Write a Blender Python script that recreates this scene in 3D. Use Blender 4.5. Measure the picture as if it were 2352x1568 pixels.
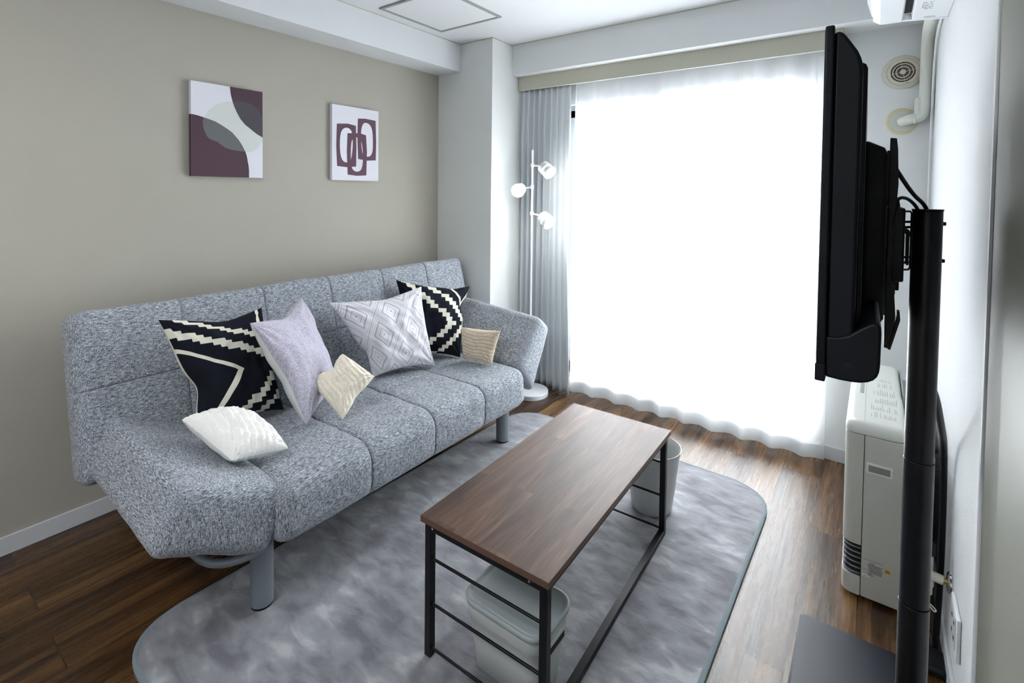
import bpy, bmesh, math, random
from mathutils import Vector, Matrix, noise
random.seed(7)
sc = bpy.context.scene
COL = sc.collection
for o in list(bpy.data.objects): bpy.data.objects.remove(o)

# ---------------------------------------------------------------- camera
cam_d = bpy.data.cameras.new('camera'); cam = bpy.data.objects.new('camera', cam_d); COL.objects.link(cam)
cam_d.sensor_width = 36; cam_d.lens = 1145.65/2352*36
cam_d.shift_x = 0; cam_d.shift_y = -(784-471.9)/2352
cam_d.clip_start = .02
Rr, Ur, Fr = (.80758605,.58964038,.01135733), (-.02623854,.01668481,.99951646), (-.58916577,.80749355,-.02894572)
cam.matrix_world = Matrix(((Rr[0],Ur[0],-Fr[0],0),(Rr[1],Ur[1],-Fr[1],0),(Rr[2],Ur[2],-Fr[2],1.3771),(0,0,0,1)))
sc.camera = cam

# ---------------------------------------------------------------- world, light, exposure
sc.view_settings.view_transform = 'Standard'; sc.view_settings.look = 'None'
sc.view_settings.gamma = 1; sc.view_settings.use_curve_mapping = False
sc.view_settings.exposure = 0.35
w = bpy.data.worlds.new('sky'); sc.world = w; w.use_nodes = True
bg = w.node_tree.nodes['Background']; bg.inputs[0].default_value = (.93,.97,1,1); bg.inputs[1].default_value = 5.0
WIN = dict(x0=-1.80, x1=-.20, z0=.06, z1=1.98, y=3.12)
def area(name, loc, rot, sx, sy, power, color=(1,1,1)):
    l = bpy.data.lights.new(name,'AREA'); l.shape='RECTANGLE'; l.size=sx; l.size_y=sy; l.energy=power; l.color=color
    o = bpy.data.objects.new(name,l); COL.objects.link(o); o.location=loc; o.rotation_euler=rot; return o
# daylight arriving through the window, from just outside the panes
area('window_daylight', (-1.0,3.42,1.15), (math.radians(-90),0,0), 1.9, 2.2, 205, (.93,.97,1))
# added fill light under the ceiling, unseen behind the camera
area('added_fill_light', (-1.2,-.55,2.30), (0,0,0), .5,.5, 20, (.97,.98,1))

# ---------------------------------------------------------------- helpers
def s2l(c):
    c/=255.
    return c/12.92 if c<=.04045 else ((c+.055)/1.055)**2.4
def rgb(r,g,b): return (s2l(r),s2l(g),s2l(b),1)
def mat(name, col, rough=.5, metal=0, spec=.5, bump=None, var=None, coord='Object', sheen=0):
    m = bpy.data.materials.new(name); m.use_nodes=True; nt=m.node_tree; b=nt.nodes['Principled BSDF']
    b.inputs['Base Color'].default_value=col; b.inputs['Roughness'].default_value=rough; b.inputs['Metallic'].default_value=metal
    b.inputs['Specular IOR Level'].default_value=spec
    if sheen: b.inputs['Sheen Weight'].default_value=sheen
    tc = nt.nodes.new('ShaderNodeTexCoord')
    sc_, st = bump if bump else (60,.02)
    n = nt.nodes.new('ShaderNodeTexNoise'); n.inputs['Scale'].default_value=sc_; n.inputs['Detail'].default_value=4
    nt.links.new(tc.outputs[coord], n.inputs['Vector'])
    bp = nt.nodes.new('ShaderNodeBump'); bp.inputs['Strength'].default_value=st; bp.inputs['Distance'].default_value=.01
    nt.links.new(n.outputs[0], bp.inputs['Height']); nt.links.new(bp.outputs[0], b.inputs['Normal'])
    if var:
        vs, amt = var
        n2 = nt.nodes.new('ShaderNodeTexNoise'); n2.inputs['Scale'].default_value=vs; n2.inputs['Detail'].default_value=3
        nt.links.new(tc.outputs[coord], n2.inputs['Vector'])
        mx = nt.nodes.new('ShaderNodeMix'); mx.data_type='RGBA'
        mx.inputs[6].default_value=[max(0,c*(1-amt)) for c in col[:3]]+[1]; mx.inputs[7].default_value=[min(1,c*(1+amt)) for c in col[:3]]+[1]
        nt.links.new(n2.outputs[0], mx.inputs[0]); nt.links.new(mx.outputs[2], b.inputs['Base Color'])
    return m
def emis(name,col,st):
    m=bpy.data.materials.new(name); m.use_nodes=True; nt=m.node_tree; nt.nodes.clear()
    e=nt.nodes.new('ShaderNodeEmission'); e.inputs[0].default_value=col; e.inputs[1].default_value=st
    o=nt.nodes.new('ShaderNodeOutputMaterial'); nt.links.new(e.outputs[0],o.inputs[0]); return m

class MB:
    def __init__(s): s.v=[]; s.f=[]; s.m=[]; s.uv=None
    def add(s,vs,fs,mi=0):
        k=len(s.v); s.v+= [tuple(v) for v in vs]; s.f+=[tuple(i+k for i in f) for f in fs]; s.m+=[mi]*len(fs); return s
    def box(s,a,b,mi=0):
        x0,y0,z0=a; x1,y1,z1=b
        vs=[(x0,y0,z0),(x1,y0,z0),(x1,y1,z0),(x0,y1,z0),(x0,y0,z1),(x1,y0,z1),(x1,y1,z1),(x0,y1,z1)]
        return s.add(vs,[(0,3,2,1),(4,5,6,7),(0,1,5,4),(1,2,6,5),(2,3,7,6),(3,0,4,7)],mi)
    def rbox(s,a,b,r=.005,n=4,mi=0):
        # box with rounded edges
        c=[(p+q)/2 for p,q in zip(a,b)]; h=[abs(q-p)/2 for p,q in zip(a,b)]; r=min([r]+[x*.999 for x in h])
        vs,fs=cube_grid(h,r,n)
        return s.add([(v[0]+c[0],v[1]+c[1],v[2]+c[2]) for v in vs],fs,mi)
    def cyl(s,p0,p1,r0,r1=None,n=32,caps=True,mi=0):
        r1=r0 if r1 is None else r1
        p0,p1=Vector(p0),Vector(p1); d=(p1-p0).normalized(); a=d.orthogonal().normalized(); b=d.cross(a)
        vs=[p0+(a*math.cos(t)+b*math.sin(t))*r0 for t in [2*math.pi*i/n for i in range(n)]]+[p1+(a*math.cos(t)+b*math.sin(t))*r1 for t in [2*math.pi*i/n for i in range(n)]]
        fs=[(i,(i+1)%n,n+(i+1)%n,n+i) for i in range(n)]
        if caps: fs+=[tuple(range(n))[::-1],tuple(range(n,2*n))]
        return s.add(vs,fs,mi)
    def tube(s,pts,r,n=12,mi=0,sm=0):
        pts=[Vector(p) for p in pts]
        for _ in range(sm):
            q=[pts[0]]
            for i in range(len(pts)-1):
                q+= [pts[i]*.75+pts[i+1]*.25, pts[i]*.25+pts[i+1]*.75]
            pts=q+[pts[-1]]
        vs=[];a=None
        for i,p in enumerate(pts):
            d=(pts[min(i+1,len(pts)-1)]-pts[max(i-1,0)]).normalized()
            if a is None: a=d.orthogonal().normalized()
            a=(a-d*a.dot(d)).normalized(); b=d.cross(a)
            vs+=[p+(a*math.cos(2*math.pi*k/n)+b*math.sin(2*math.pi*k/n))*r for k in range(n)]
        fs=[]
        for i in range(len(pts)-1):
            for k in range(n): fs.append((i*n+k,i*n+(k+1)%n,(i+1)*n+(k+1)%n,(i+1)*n+k))
        fs+=[tuple(range(n))[::-1],tuple(range((len(pts)-1)*n,len(pts)*n))]
        return s.add(vs,fs,mi)
    def lathe(s,prof,c,n=64,mi=0,axis='z',closed=False):
        # prof: list of (radius, height) about c
        vs=[]
        for r,h in prof:
            for k in range(n):
                t=2*math.pi*k/n; x,y=r*math.cos(t),r*math.sin(t)
                vs.append({'z':(c[0]+x,c[1]+y,c[2]+h),'y':(c[0]+x,c[1]+h,c[2]+y),'x':(c[0]+h,c[1]+x,c[2]+y)}[axis])
        fs=[]
        m=len(prof)
        for i in range(m-1 if not closed else m):
            j=(i+1)%m
            for k in range(n):
                q=(i*n+k,i*n+(k+1)%n,j*n+(k+1)%n,j*n+k)
                fs.append(q if axis!='y' else q[::-1])
        if not closed:
            if prof[0][0]>1e-6: fs.append(tuple(range(n))[::-1] if axis!='y' else tuple(range(n)))
            if prof[-1][0]>1e-6:
                l=tuple(range((m-1)*n,m*n)); fs.append(l if axis!='y' else l[::-1])
        return s.add(vs,fs,mi)
    def prism(s,poly,axis,h0,h1,mi=0):
        # poly of 2D points; axis 'y': points are (x,z); 'x': (y,z); 'z': (x,y)
        def P(p,h): return {'y':(p[0],h,p[1]),'x':(h,p[0],p[1]),'z':(p[0],p[1],h)}[axis]
        n=len(poly); vs=[P(p,h0) for p in poly]+[P(p,h1) for p in poly]
        fs=[(i,(i+1)%n,n+(i+1)%n,n+i) for i in range(n)]+[tuple(range(n))[::-1],tuple(range(n,2*n))]
        return s.add(vs,fs,mi)
    def build(s,name,mats,parent=None,smooth=True,local=False,bevel=0,seg=2,angle=35):
        me=bpy.data.meshes.new(name)
        off=Vector((0,0,0))
        if parent and not local:
            p=parent
            while p: off+=p.location; p=p.parent
        me.from_pydata([Vector(v)-off for v in s.v],[],s.f)
        if not isinstance(mats,(list,tuple)): mats=[mats]
        for m in mats: me.materials.append(m)
        me.polygons.foreach_set('material_index',s.m)
        bm=bmesh.new(); bm.from_mesh(me)
        bmesh.ops.remove_doubles(bm,verts=bm.verts,dist=1e-6) if s.uv is None else None
        bmesh.ops.recalc_face_normals(bm,faces=bm.faces) if s.uv is None else None
        bm.to_mesh(me); bm.free()
        if s.uv:
            l=me.uv_layers.new(name='UVMap')
            for lp in me.loops: l.data[lp.index].uv=s.uv[lp.vertex_index]
        if smooth:
            me.polygons.foreach_set('use_smooth',[True]*len(me.polygons))
            try: me.set_sharp_from_angle(angle=math.radians(angle))
            except Exception: pass
        o=bpy.data.objects.new(name,me); COL.objects.link(o)
        if parent: o.parent=parent
        if bevel:
            b=o.modifiers.new('bevel','BEVEL'); b.width=bevel; b.segments=seg; b.limit_method='ANGLE'; b.angle_limit=math.radians(40)
        return o
def cube_grid(h,r,n,extra=((),(),())):
    # surface grid of a box with half sizes h, rounded with radius r; n cells on each rounded strip, extra cells by n tuple
    if isinstance(n,int): n=(n,n,n)
    def ticks(H,k):
        e=[-H+r*(1-math.cos(math.pi/2*i/4)) for i in range(4)]
        inner=[-H+r+(2*H-2*r)*i/k for i in range(k+1)]
        return e+inner+[-x for x in e[::-1]]
    T=[ticks(h[i],n[i]) for i in range(3)]
    for i in range(3):
        for s in extra[i]:
            T[i]=[x for x in T[i] if abs(x-s)>.009 or abs(x)>h[i]-r]+[s+k for k in (-.008,-.0045,-.0022,0,.0022,.0045,.008)]
        T[i]=sorted(T[i])
    idx={};vs=[];fs=[]
    def V(p):
        key=tuple(round(x,7) for x in p)
        if key not in idx:
            inn=[max(-(h[i]-r),min(h[i]-r,p[i])) for i in range(3)]
            d=[p[i]-inn[i] for i in range(3)]; L=math.sqrt(sum(x*x for x in d))
            # square-to-round by angle
            if L>1e-9: q=[inn[i]+d[i]/L*r for i in range(3)]
            else: q=list(p)
            idx[key]=len(vs); vs.append(tuple(q))
        return idx[key]
    for ax in range(3):
        a,b=[(1,2),(2,0),(0,1)][ax]
        for sgn in (-1,1):
            for i in range(len(T[a])-1):
                for j in range(len(T[b])-1):
                    q=[]
                    for (u,v) in ((i,j),(i+1,j),(i+1,j+1),(i,j+1)):
                        p=[0,0,0]; p[ax]=sgn*h[ax]; p[a]=T[a][u]; p[b]=T[b][v]; q.append(V(p))
                    if sgn<0: q=q[::-1]
                    if len(set(q))>=3: fs.append(tuple(dict.fromkeys(q)))
    return vs,fs
def tag(o,label=None,cat=None,group=None,kind=None):
    if label: o['label']=label
    if cat: o['category']=cat
    if group: o['group']=group
    if kind: o['kind']=kind
    return o
def empty(name,loc,label,cat,rz=0,group=None):
    o=bpy.data.objects.new(name,None); COL.objects.link(o); o.location=loc; o.rotation_euler=(0,0,rz); o.empty_display_size=.1
    return tag(o,label,cat,group)
def struct(o): o['kind']='structure'; return o

# ---------------------------------------------------------------- materials
def N(nt,t,**k):
    n=nt.nodes.new(t)
    for a,b in k.items(): setattr(n,a,b)
    return n
def ramp(nt,stops,interp='LINEAR'):
    r=nt.nodes.new('ShaderNodeValToRGB'); r.color_ramp.interpolation=interp
    e=r.color_ramp.elements
    while len(e)<len(stops): e.new(.5)
    for el,(p,c) in zip(e,stops): el.position=p; el.color=c
    return r
def mapping(nt,src,scale,rot=(0,0,0),loc=(0,0,0)):
    m=nt.nodes.new('ShaderNodeMapping'); m.inputs['Scale'].default_value=scale; m.inputs['Rotation'].default_value=rot; m.inputs['Location'].default_value=loc
    nt.links.new(src,m.inputs['Vector']); return m.outputs[0]
def fabric(name,dark,mid,light,s=1.0,contrast=1,rough=.9):
    m=bpy.data.materials.new(name); m.use_nodes=True; nt=m.node_tree; b=nt.nodes['Principled BSDF']; L=nt.links.new
    b.inputs['Roughness'].default_value=rough; b.inputs['Specular IOR Level'].default_value=.15; b.inputs['Sheen Weight'].default_value=.15
    tc=N(nt,'ShaderNodeTexCoord'); src=tc.outputs['Object']
    outs=[]
    for scl in ((45*s,420*s,420*s),(420*s,45*s,420*s),(420*s,420*s,45*s)):
        n=N(nt,'ShaderNodeTexNoise'); n.inputs['Scale'].default_value=1; n.inputs['Detail'].default_value=2; n.inputs['Roughness'].default_value=.6
        L(mapping(nt,src,scl),n.inputs['Vector']); outs.append(n.outputs[0])
    sn=N(nt,'ShaderNodeSeparateXYZ'); L(tc.outputs['Normal'],sn.inputs[0]); num=None; den=None
    for k in range(3):
        ab=N(nt,'ShaderNodeMath',operation='ABSOLUTE'); L(sn.outputs[k],ab.inputs[0])
        w1=N(nt,'ShaderNodeMath',operation='SUBTRACT'); w1.inputs[0].default_value=1.02; L(ab.outputs[0],w1.inputs[1])
        w2=N(nt,'ShaderNodeMath',operation='POWER'); L(w1.outputs[0],w2.inputs[0]); w2.inputs[1].default_value=1.5
        m1=N(nt,'ShaderNodeMath',operation='MULTIPLY'); L(w2.outputs[0],m1.inputs[0]); L(outs[k],m1.inputs[1])
        if num is None: num,den=m1.outputs[0],w2.outputs[0]
        else:
            a=N(nt,'ShaderNodeMath',operation='ADD'); L(num,a.inputs[0]); L(m1.outputs[0],a.inputs[1]); num=a.outputs[0]
            a=N(nt,'ShaderNodeMath',operation='ADD'); L(den,a.inputs[0]); L(w2.outputs[0],a.inputs[1]); den=a.outputs[0]
    d=N(nt,'ShaderNodeMath',operation='DIVIDE'); L(num,d.inputs[0]); L(den,d.inputs[1])
    w_=.095/contrast
    r=ramp(nt,[(.5-w_*1.3,dark),(.5-w_*.1,mid),(.5+w_,light)]); L(d.outputs[0],r.inputs[0]); L(r.outputs[0],b.inputs['Base Color'])
    bp=N(nt,'ShaderNodeBump'); bp.inputs['Strength'].default_value=.35; bp.inputs['Distance'].default_value=.002
    L(d.outputs[0],bp.inputs['Height']); L(bp.outputs[0],b.inputs['Normal'])
    return m
def wallpaper(name,col,scale=260,st=.10,amt=.03):
    m=mat(name,col,rough=.75,spec=.25,bump=(scale,st),var=(3,amt)); return m
M={}
M['white_wall']=wallpaper('white_wallpaper',rgb(226,229,230))
M['right_wall']=wallpaper('right_white_wallpaper',rgb(214,217,219),st=.2)
M['beige_wall']=wallpaper('beige_wallpaper',rgb(174,171,160),st=.13)
M['pillar']=wallpaper('pillar_wallpaper',rgb(226,229,228))
M['ceiling']=wallpaper('ceiling_paper',rgb(224,227,230),st=.05)
M['baseboard']=mat('white_vinyl',rgb(205,208,212),.45)
M['line']=mat('cream_joint',rgb(190,188,165),.6)
M['casing']=mat('grey_beige_casing',rgb(126,127,115),.5)
M['casing_edge']=mat('white_casing_edge',rgb(225,228,232),.4)
M['fabric']=fabric('heathered_grey_linen',rgb(52,58,68),rgb(130,136,145),rgb(200,206,213),s=1.4,contrast=.95)
M['seam']=mat('grey_thread',rgb(70,76,88),.9)
M['grey_metal']=mat('grey_painted_metal',rgb(122,130,138),.38,.25)
M['black_metal']=mat('black_powder_coat',rgb(7,8,11),.42,0,.3,bump=(400,.03))
M['dark_frame']=mat('dark_frame',rgb(20,20,22),.6)
M['white_plastic']=mat('white_plastic',rgb(232,235,238),.35)
M['lamp_white']=mat('white_enamel',rgb(230,233,236),.3)
M['cream_plastic']=mat('cream_plastic',rgb(206,203,188),.45)
M['putty']=mat('yellowed_putty',rgb(214,206,172),.8,bump=(60,.15))
M['vent_cover']=mat('pale_green_cover',rgb(205,210,200),.5)
M['tape']=mat('white_pipe_tape',rgb(216,219,210),.45,bump=(50,.2))
M['black_plastic']=mat('black_plastic',rgb(9,13,20),.42,0,.22)
M['black_plastic_matte']=mat('black_matte_plastic',rgb(11,13,18),.6,0,.3)
M['slot']=mat('black_slot',rgb(6,6,8),.8)
M['base_black']=mat('navy_black_plate',rgb(23,28,40),.38,0,.5,bump=(500,.03))
M['pole']=mat('black_steel_tube',rgb(7,10,16),.34,0,.35)
M['pale_grey']=mat('pale_grey_plastic',rgb(188,192,189),.4)
M['lid_grey']=mat('grey_green_lid',rgb(158,168,170),.42)
M['bin_grey']=mat('bin_plastic',rgb(192,195,195),.4)
M['heater']=mat('heater_enamel',rgb(178,178,170),.38)
M['heater_top']=mat('heater_top_plastic',rgb(208,210,204),.3)
M['heater_grey']=mat('heater_grey_panel',rgb(150,156,156),.45)
M['grille']=mat('silver_grille',rgb(120,124,128),.3,.6)
M['chrome']=mat('chrome',rgb(200,202,205),.12,1)
M['brass']=mat('brass_nut',rgb(180,150,90),.3,1)
M['yellow']=mat('yellow_sticker',rgb(210,170,50),.5)
M['blue_mark']=mat('blue_print',rgb(50,80,150),.5)
M['label_white']=mat('white_label',rgb(235,235,232),.5)
M['ink']=mat('dark_ink',rgb(60,60,62),.6)
M['ink_grey']=mat('grey_ink',rgb(140,142,142),.6)
M['canvas_white']=mat('canvas_white_paint',rgb(222,223,232),.8,bump=(900,.1))
M['plum']=mat('plum_paint',rgb(78,56,68),.8,bump=(900,.1))
M['plum_light']=mat('mauve_plum_paint',rgb(96,70,84),.8,bump=(900,.1))
M['grey_paint']=mat('grey_wash',rgb(103,105,108),.8,bump=(900,.1))
M['dark_grey_paint']=mat('dark_grey_wash',rgb(76,72,80),.8,bump=(900,.1))
M['pale_paint']=mat('pale_wash',rgb(208,212,210),.8,bump=(900,.1))
M['pelmet_edge']=mat('white_pelmet_edge',rgb(222,224,218),.5)
M['aluminium']=mat('window_aluminium',rgb(190,195,198),.35,.5)
M['bulb']=emis('lamp_glow',(1,.99,.97,1),14)
M['ring_glow']=emis('lamp_ring_glow',(1,.99,.97,1),1.6)
M['fill_diff']=emis('added_fill_glow',(1,.98,.95,1),2.5)  # glow of the added ceiling fill fixture
M['beige_box']=mat('beige_painted_wood',rgb(190,188,172),.5,var=(5,.04))
M['navy_cloth']=mat('navy_black_cotton',rgb(24,27,38),.9,0,.2,bump=(700,.25))
M['cream_cloth']=mat('cream_cotton',rgb(226,224,208),.9,0,.2,bump=(700,.25))
M['white_back']=mat('white_backing_cloth',rgb(214,217,216),.85,0,.2,bump=(300,.15))
M['tan_back']=mat('tan_suede',rgb(196,178,148),.85,0,.2,bump=(200,.1))
M['lav']=fabric('lavender_slub',rgb(150,145,163),rgb(178,174,190),rgb(212,210,222),s=1.2,contrast=.9)
def fur(name,c1,c2):
    m=mat(name,c1,.95,0,.1,bump=(300,.3),sheen=.2); nt=m.node_tree; b=nt.nodes['Principled BSDF']
    n=[x for x in nt.nodes if x.type=='TEX_NOISE'][0]
    r=ramp(nt,[(.3,c2),(.62,c1)]); nt.links.new(n.outputs[0],r.inputs[0]); nt.links.new(r.outputs[0],b.inputs['Base Color']); return m
M['fur_white']=fur('white_sherpa',rgb(255,254,251),rgb(248,247,241))
M['fur_cream']=fur('cream_sherpa',rgb(252,244,229),rgb(236,224,202))
M['fur_tan']=fur('tan_sherpa',rgb(226,212,190),rgb(202,186,162))
# floor
def wood_floor():
    m=bpy.data.materials.new('brown_plank_floor'); m.use_nodes=True; nt=m.node_tree; b=nt.nodes['Principled BSDF']; L=nt.links.new
    tc=N(nt,'ShaderNodeTexCoord'); sp=N(nt,'ShaderNodeSeparateXYZ'); L(tc.outputs['Object'],sp.inputs[0])
    cb=N(nt,'ShaderNodeCombineXYZ')
    ax=N(nt,'ShaderNodeMath',operation='ADD'); ax.inputs[1].default_value=2.49+.165*20; L(sp.outputs['X'],ax.inputs[0])
    ay=N(nt,'ShaderNodeMath',operation='ADD'); ay.inputs[1].default_value=10.60; L(sp.outputs['Y'],ay.inputs[0])
    L(ay.outputs[0],cb.inputs[0]); L(ax.outputs[0],cb.inputs[1])
    br=N(nt,'ShaderNodeTexBrick'); br.offset=.37; br.offset_frequency=2; br.inputs['Scale'].default_value=1
    br.inputs['Brick Width'].default_value=1.22; br.inputs['Row Height'].default_value=.165; br.inputs['Mortar Size'].default_value=.0018; br.inputs['Mortar Smooth'].default_value=.1
    br.inputs['Color1'].default_value=(0,0,0,1); br.inputs['Color2'].default_value=(1,1,1,1); br.inputs['Mortar'].default_value=(.5,.5,.5,1)
    L(cb.outputs[0],br.inputs['Vector'])
    # grain shifted per plank
    sc3=N(nt,'ShaderNodeVectorMath',operation='SCALE'); L(br.outputs['Color'],sc3.inputs[0]); sc3.inputs['Scale'].default_value=13
    ad=N(nt,'ShaderNodeVectorMath',operation='ADD'); L(tc.outputs['Object'],ad.inputs[0]); L(sc3.outputs[0],ad.inputs[1])
    g=N(nt,'ShaderNodeTexNoise'); g.inputs['Scale'].default_value=1; g.inputs['Detail'].default_value=6; g.inputs['Distortion'].default_value=.6; L(mapping(nt,ad.outputs[0],(10,.8,1)),g.inputs['Vector'])
    g2=N(nt,'ShaderNodeTexNoise'); g2.inputs['Scale'].default_value=1; g2.inputs['Detail'].default_value=4; L(mapping(nt,ad.outputs[0],(90,4,1)),g2.inputs['Vector'])
    mix=N(nt,'ShaderNodeMath',operation='MULTIPLY_ADD'); L(g2.outputs[0],mix.inputs[0]); mix.inputs[1].default_value=.2; 
    m7=N(nt,'ShaderNodeMath',operation='MULTIPLY'); L(g.outputs[0],m7.inputs[0]); m7.inputs[1].default_value=.8; L(m7.outputs[0],mix.inputs[2])
    r=ramp(nt,[(.33,rgb(32,19,11)),(.45,rgb(68,45,24)),(.56,rgb(98,69,39)),(.7,rgb(124,91,55))]); L(mix.outputs[0],r.inputs[0])
    mx=N(nt,'ShaderNodeMix',data_type='RGBA',blend_type='MULTIPLY'); mx.inputs[0].default_value=.45
    r2=ramp(nt,[(0,rgb(190,180,170)),(1,rgb(255,252,248))]); L(br.outputs['Color'],r2.inputs[0]); L(r.outputs[0],mx.inputs[6]); L(r2.outputs[0],mx.inputs[7])
    mo=N(nt,'ShaderNodeMix',data_type='RGBA'); L(br.outputs['Fac'],mo.inputs[0]); L(mx.outputs[2],mo.inputs[6]); mo.inputs[7].default_value=rgb(46,31,20)
    L(mo.outputs[2],b.inputs['Base Color'])
    rr=ramp(nt,[(.3,(.2,.2,.2,1)),(.7,(.34,.34,.34,1))]); L(g2.outputs[0],rr.inputs[0]); L(rr.outputs[0],b.inputs['Roughness'])
    bp=N(nt,'ShaderNodeBump'); bp.inputs['Strength'].default_value=.15; bp.inputs['Distance'].default_value=.002; bp.invert=True
    L(br.outputs['Fac'],bp.inputs['Height']); L(bp.outputs[0],b.inputs['Normal'])
    b.inputs['Specular IOR Level'].default_value=.6
    return m
M['floor']=wood_floor()
def table_wood():
    m=bpy.data.materials.new('walnut_laminate'); m.use_nodes=True; nt=m.node_tree; b=nt.nodes['Principled BSDF']; L=nt.links.new
    tc=N(nt,'ShaderNodeTexCoord'); sp=N(nt,'ShaderNodeSeparateXYZ'); L(tc.outputs['Object'],sp.inputs[0])
    cb=N(nt,'ShaderNodeCombineXYZ'); a1=N(nt,'ShaderNodeMath',operation='ADD'); a1.inputs[1].default_value=5.3; a2=N(nt,'ShaderNodeMath',operation='ADD'); a2.inputs[1].default_value=5.0
    L(sp.outputs['Y'],a1.inputs[0]); L(sp.outputs['X'],a2.inputs[0]); L(a1.outputs[0],cb.inputs[0]); L(a2.outputs[0],cb.inputs[1])
    br=N(nt,'ShaderNodeTexBrick'); br.offset=.43; br.inputs['Scale'].default_value=1; br.inputs['Brick Width'].default_value=.62; br.inputs['Row Height'].default_value=.0869; br.inputs['Mortar Size'].default_value=0
    br.inputs['Color1'].default_value=(0,0,0,1); br.inputs['Color2'].default_value=(1,1,1,1); L(cb.outputs[0],br.inputs['Vector'])
    sc3=N(nt,'ShaderNodeVectorMath',operation='SCALE'); L(br.outputs['Color'],sc3.inputs[0]); sc3.inputs['Scale'].default_value=9
    ad=N(nt,'ShaderNodeVectorMath',operation='ADD'); L(tc.outputs['Object'],ad.inputs[0]); L(sc3.outputs[0],ad.inputs[1])
    g=N(nt,'ShaderNodeTexNoise'); g.inputs['Scale'].default_value=1; g.inputs['Detail'].default_value=5; g.inputs['Distortion'].default_value=1.2; L(mapping(nt,ad.outputs[0],(22,2.6,1)),g.inputs['Vector'])
    g2=N(nt,'ShaderNodeTexNoise'); g2.inputs['Scale'].default_value=1; g2.inputs['Detail'].default_value=4; L(mapping(nt,ad.outputs[0],(240,9,1)),g2.inputs['Vector'])
    m7=N(nt,'ShaderNodeMath',operation='MULTIPLY'); L(g.outputs[0],m7.inputs[0]); m7.inputs[1].default_value=.6
    mix=N(nt,'ShaderNodeMath',operation='MULTIPLY_ADD'); L(g2.outputs[0],mix.inputs[0]); mix.inputs[1].default_value=.4; L(m7.outputs[0],mix.inputs[2])
    r=ramp(nt,[(.33,rgb(62,44,37)),(.46,rgb(84,61,50)),(.56,rgb(100,74,60)),(.68,rgb(122,94,76))]); L(mix.outputs[0],r.inputs[0])
    mx=N(nt,'ShaderNodeMix',data_type='RGBA',blend_type='MULTIPLY'); mx.inputs[0].default_value=.5
    r2=ramp(nt,[(0,rgb(185,180,180)),(1,rgb(255,252,250))]); L(br.outputs['Color'],r2.inputs[0]); L(r.outputs[0],mx.inputs[6]); L(r2.outputs[0],mx.inputs[7])
    L(mx.outputs[2],b.inputs['Base Color']); b.inputs['Roughness'].default_value=.42; b.inputs['Specular IOR Level'].default_value=.44
    bp=N(nt,'ShaderNodeBump'); bp.inputs['Strength'].default_value=.12; bp.inputs['Distance'].default_value=.001; L(g2.outputs[0],bp.inputs['Height']); L(bp.outputs[0],b.inputs['Normal'])
    return m
M['table_wood']=table_wood()
def rug_mat():
    m=bpy.data.materials.new('silver_grey_velvet_pile'); m.use_nodes=True; nt=m.node_tree; b=nt.nodes['Principled BSDF']; L=nt.links.new
    tc=N(nt,'ShaderNodeTexCoord'); src=tc.outputs['Object']
    n=N(nt,'ShaderNodeTexNoise'); n.inputs['Scale'].default_value=4.2; n.inputs['Detail'].default_value=3; n.inputs['Roughness'].default_value=.5; n.inputs['Distortion'].default_value=.7; L(src,n.inputs['Vector'])
    n2=N(nt,'ShaderNodeTexNoise'); n2.inputs['Scale'].default_value=9; n2.inputs['Detail'].default_value=3; n2.inputs['Distortion'].default_value=.4; L(mapping(nt,src,(1,2.2,1),(0,0,.5)),n2.inputs['Vector'])
    a=N(nt,'ShaderNodeMath',operation='ADD'); L(n.outputs[0],a.inputs[0]); L(n2.outputs[0],a.inputs[1]); d=N(nt,'ShaderNodeMath',operation='MULTIPLY'); d.inputs[1].default_value=.5; L(a.outputs[0],d.inputs[0])
    r=ramp(nt,[(.38,rgb(98,97,105)),(.47,rgb(122,122,129)),(.55,rgb(136,137,143)),(.63,rgb(166,167,171))]); L(d.outputs[0],r.inputs[0]); L(r.outputs[0],b.inputs['Base Color'])
    f=N(nt,'ShaderNodeTexNoise'); f.inputs['Scale'].default_value=420; f.inputs['Detail'].default_value=2; L(src,f.inputs['Vector'])
    bp=N(nt,'ShaderNodeBump'); bp.inputs['Strength'].default_value=.4; bp.inputs['Distance'].default_value=.003; L(f.outputs[0],bp.inputs['Height'])
    bp2=N(nt,'ShaderNodeBump'); bp2.inputs['Strength'].default_value=.35; bp2.inputs['Distance'].default_value=.02; L(d.outputs[0],bp2.inputs['Height']); L(bp.outputs[0],bp2.inputs['Normal']); L(bp2.outputs[0],b.inputs['Normal'])
    b.inputs['Roughness'].default_value=.7; b.inputs['Sheen Weight'].default_value=.6; b.inputs['Sheen Roughness'].default_value=.4; b.inputs['Specular IOR Level'].default_value=.3
    return m
M['rug']=rug_mat()
M['rug_edge']=mat('grey_rug_binding',rgb(128,140,146),.8,bump=(400,.5))
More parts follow.
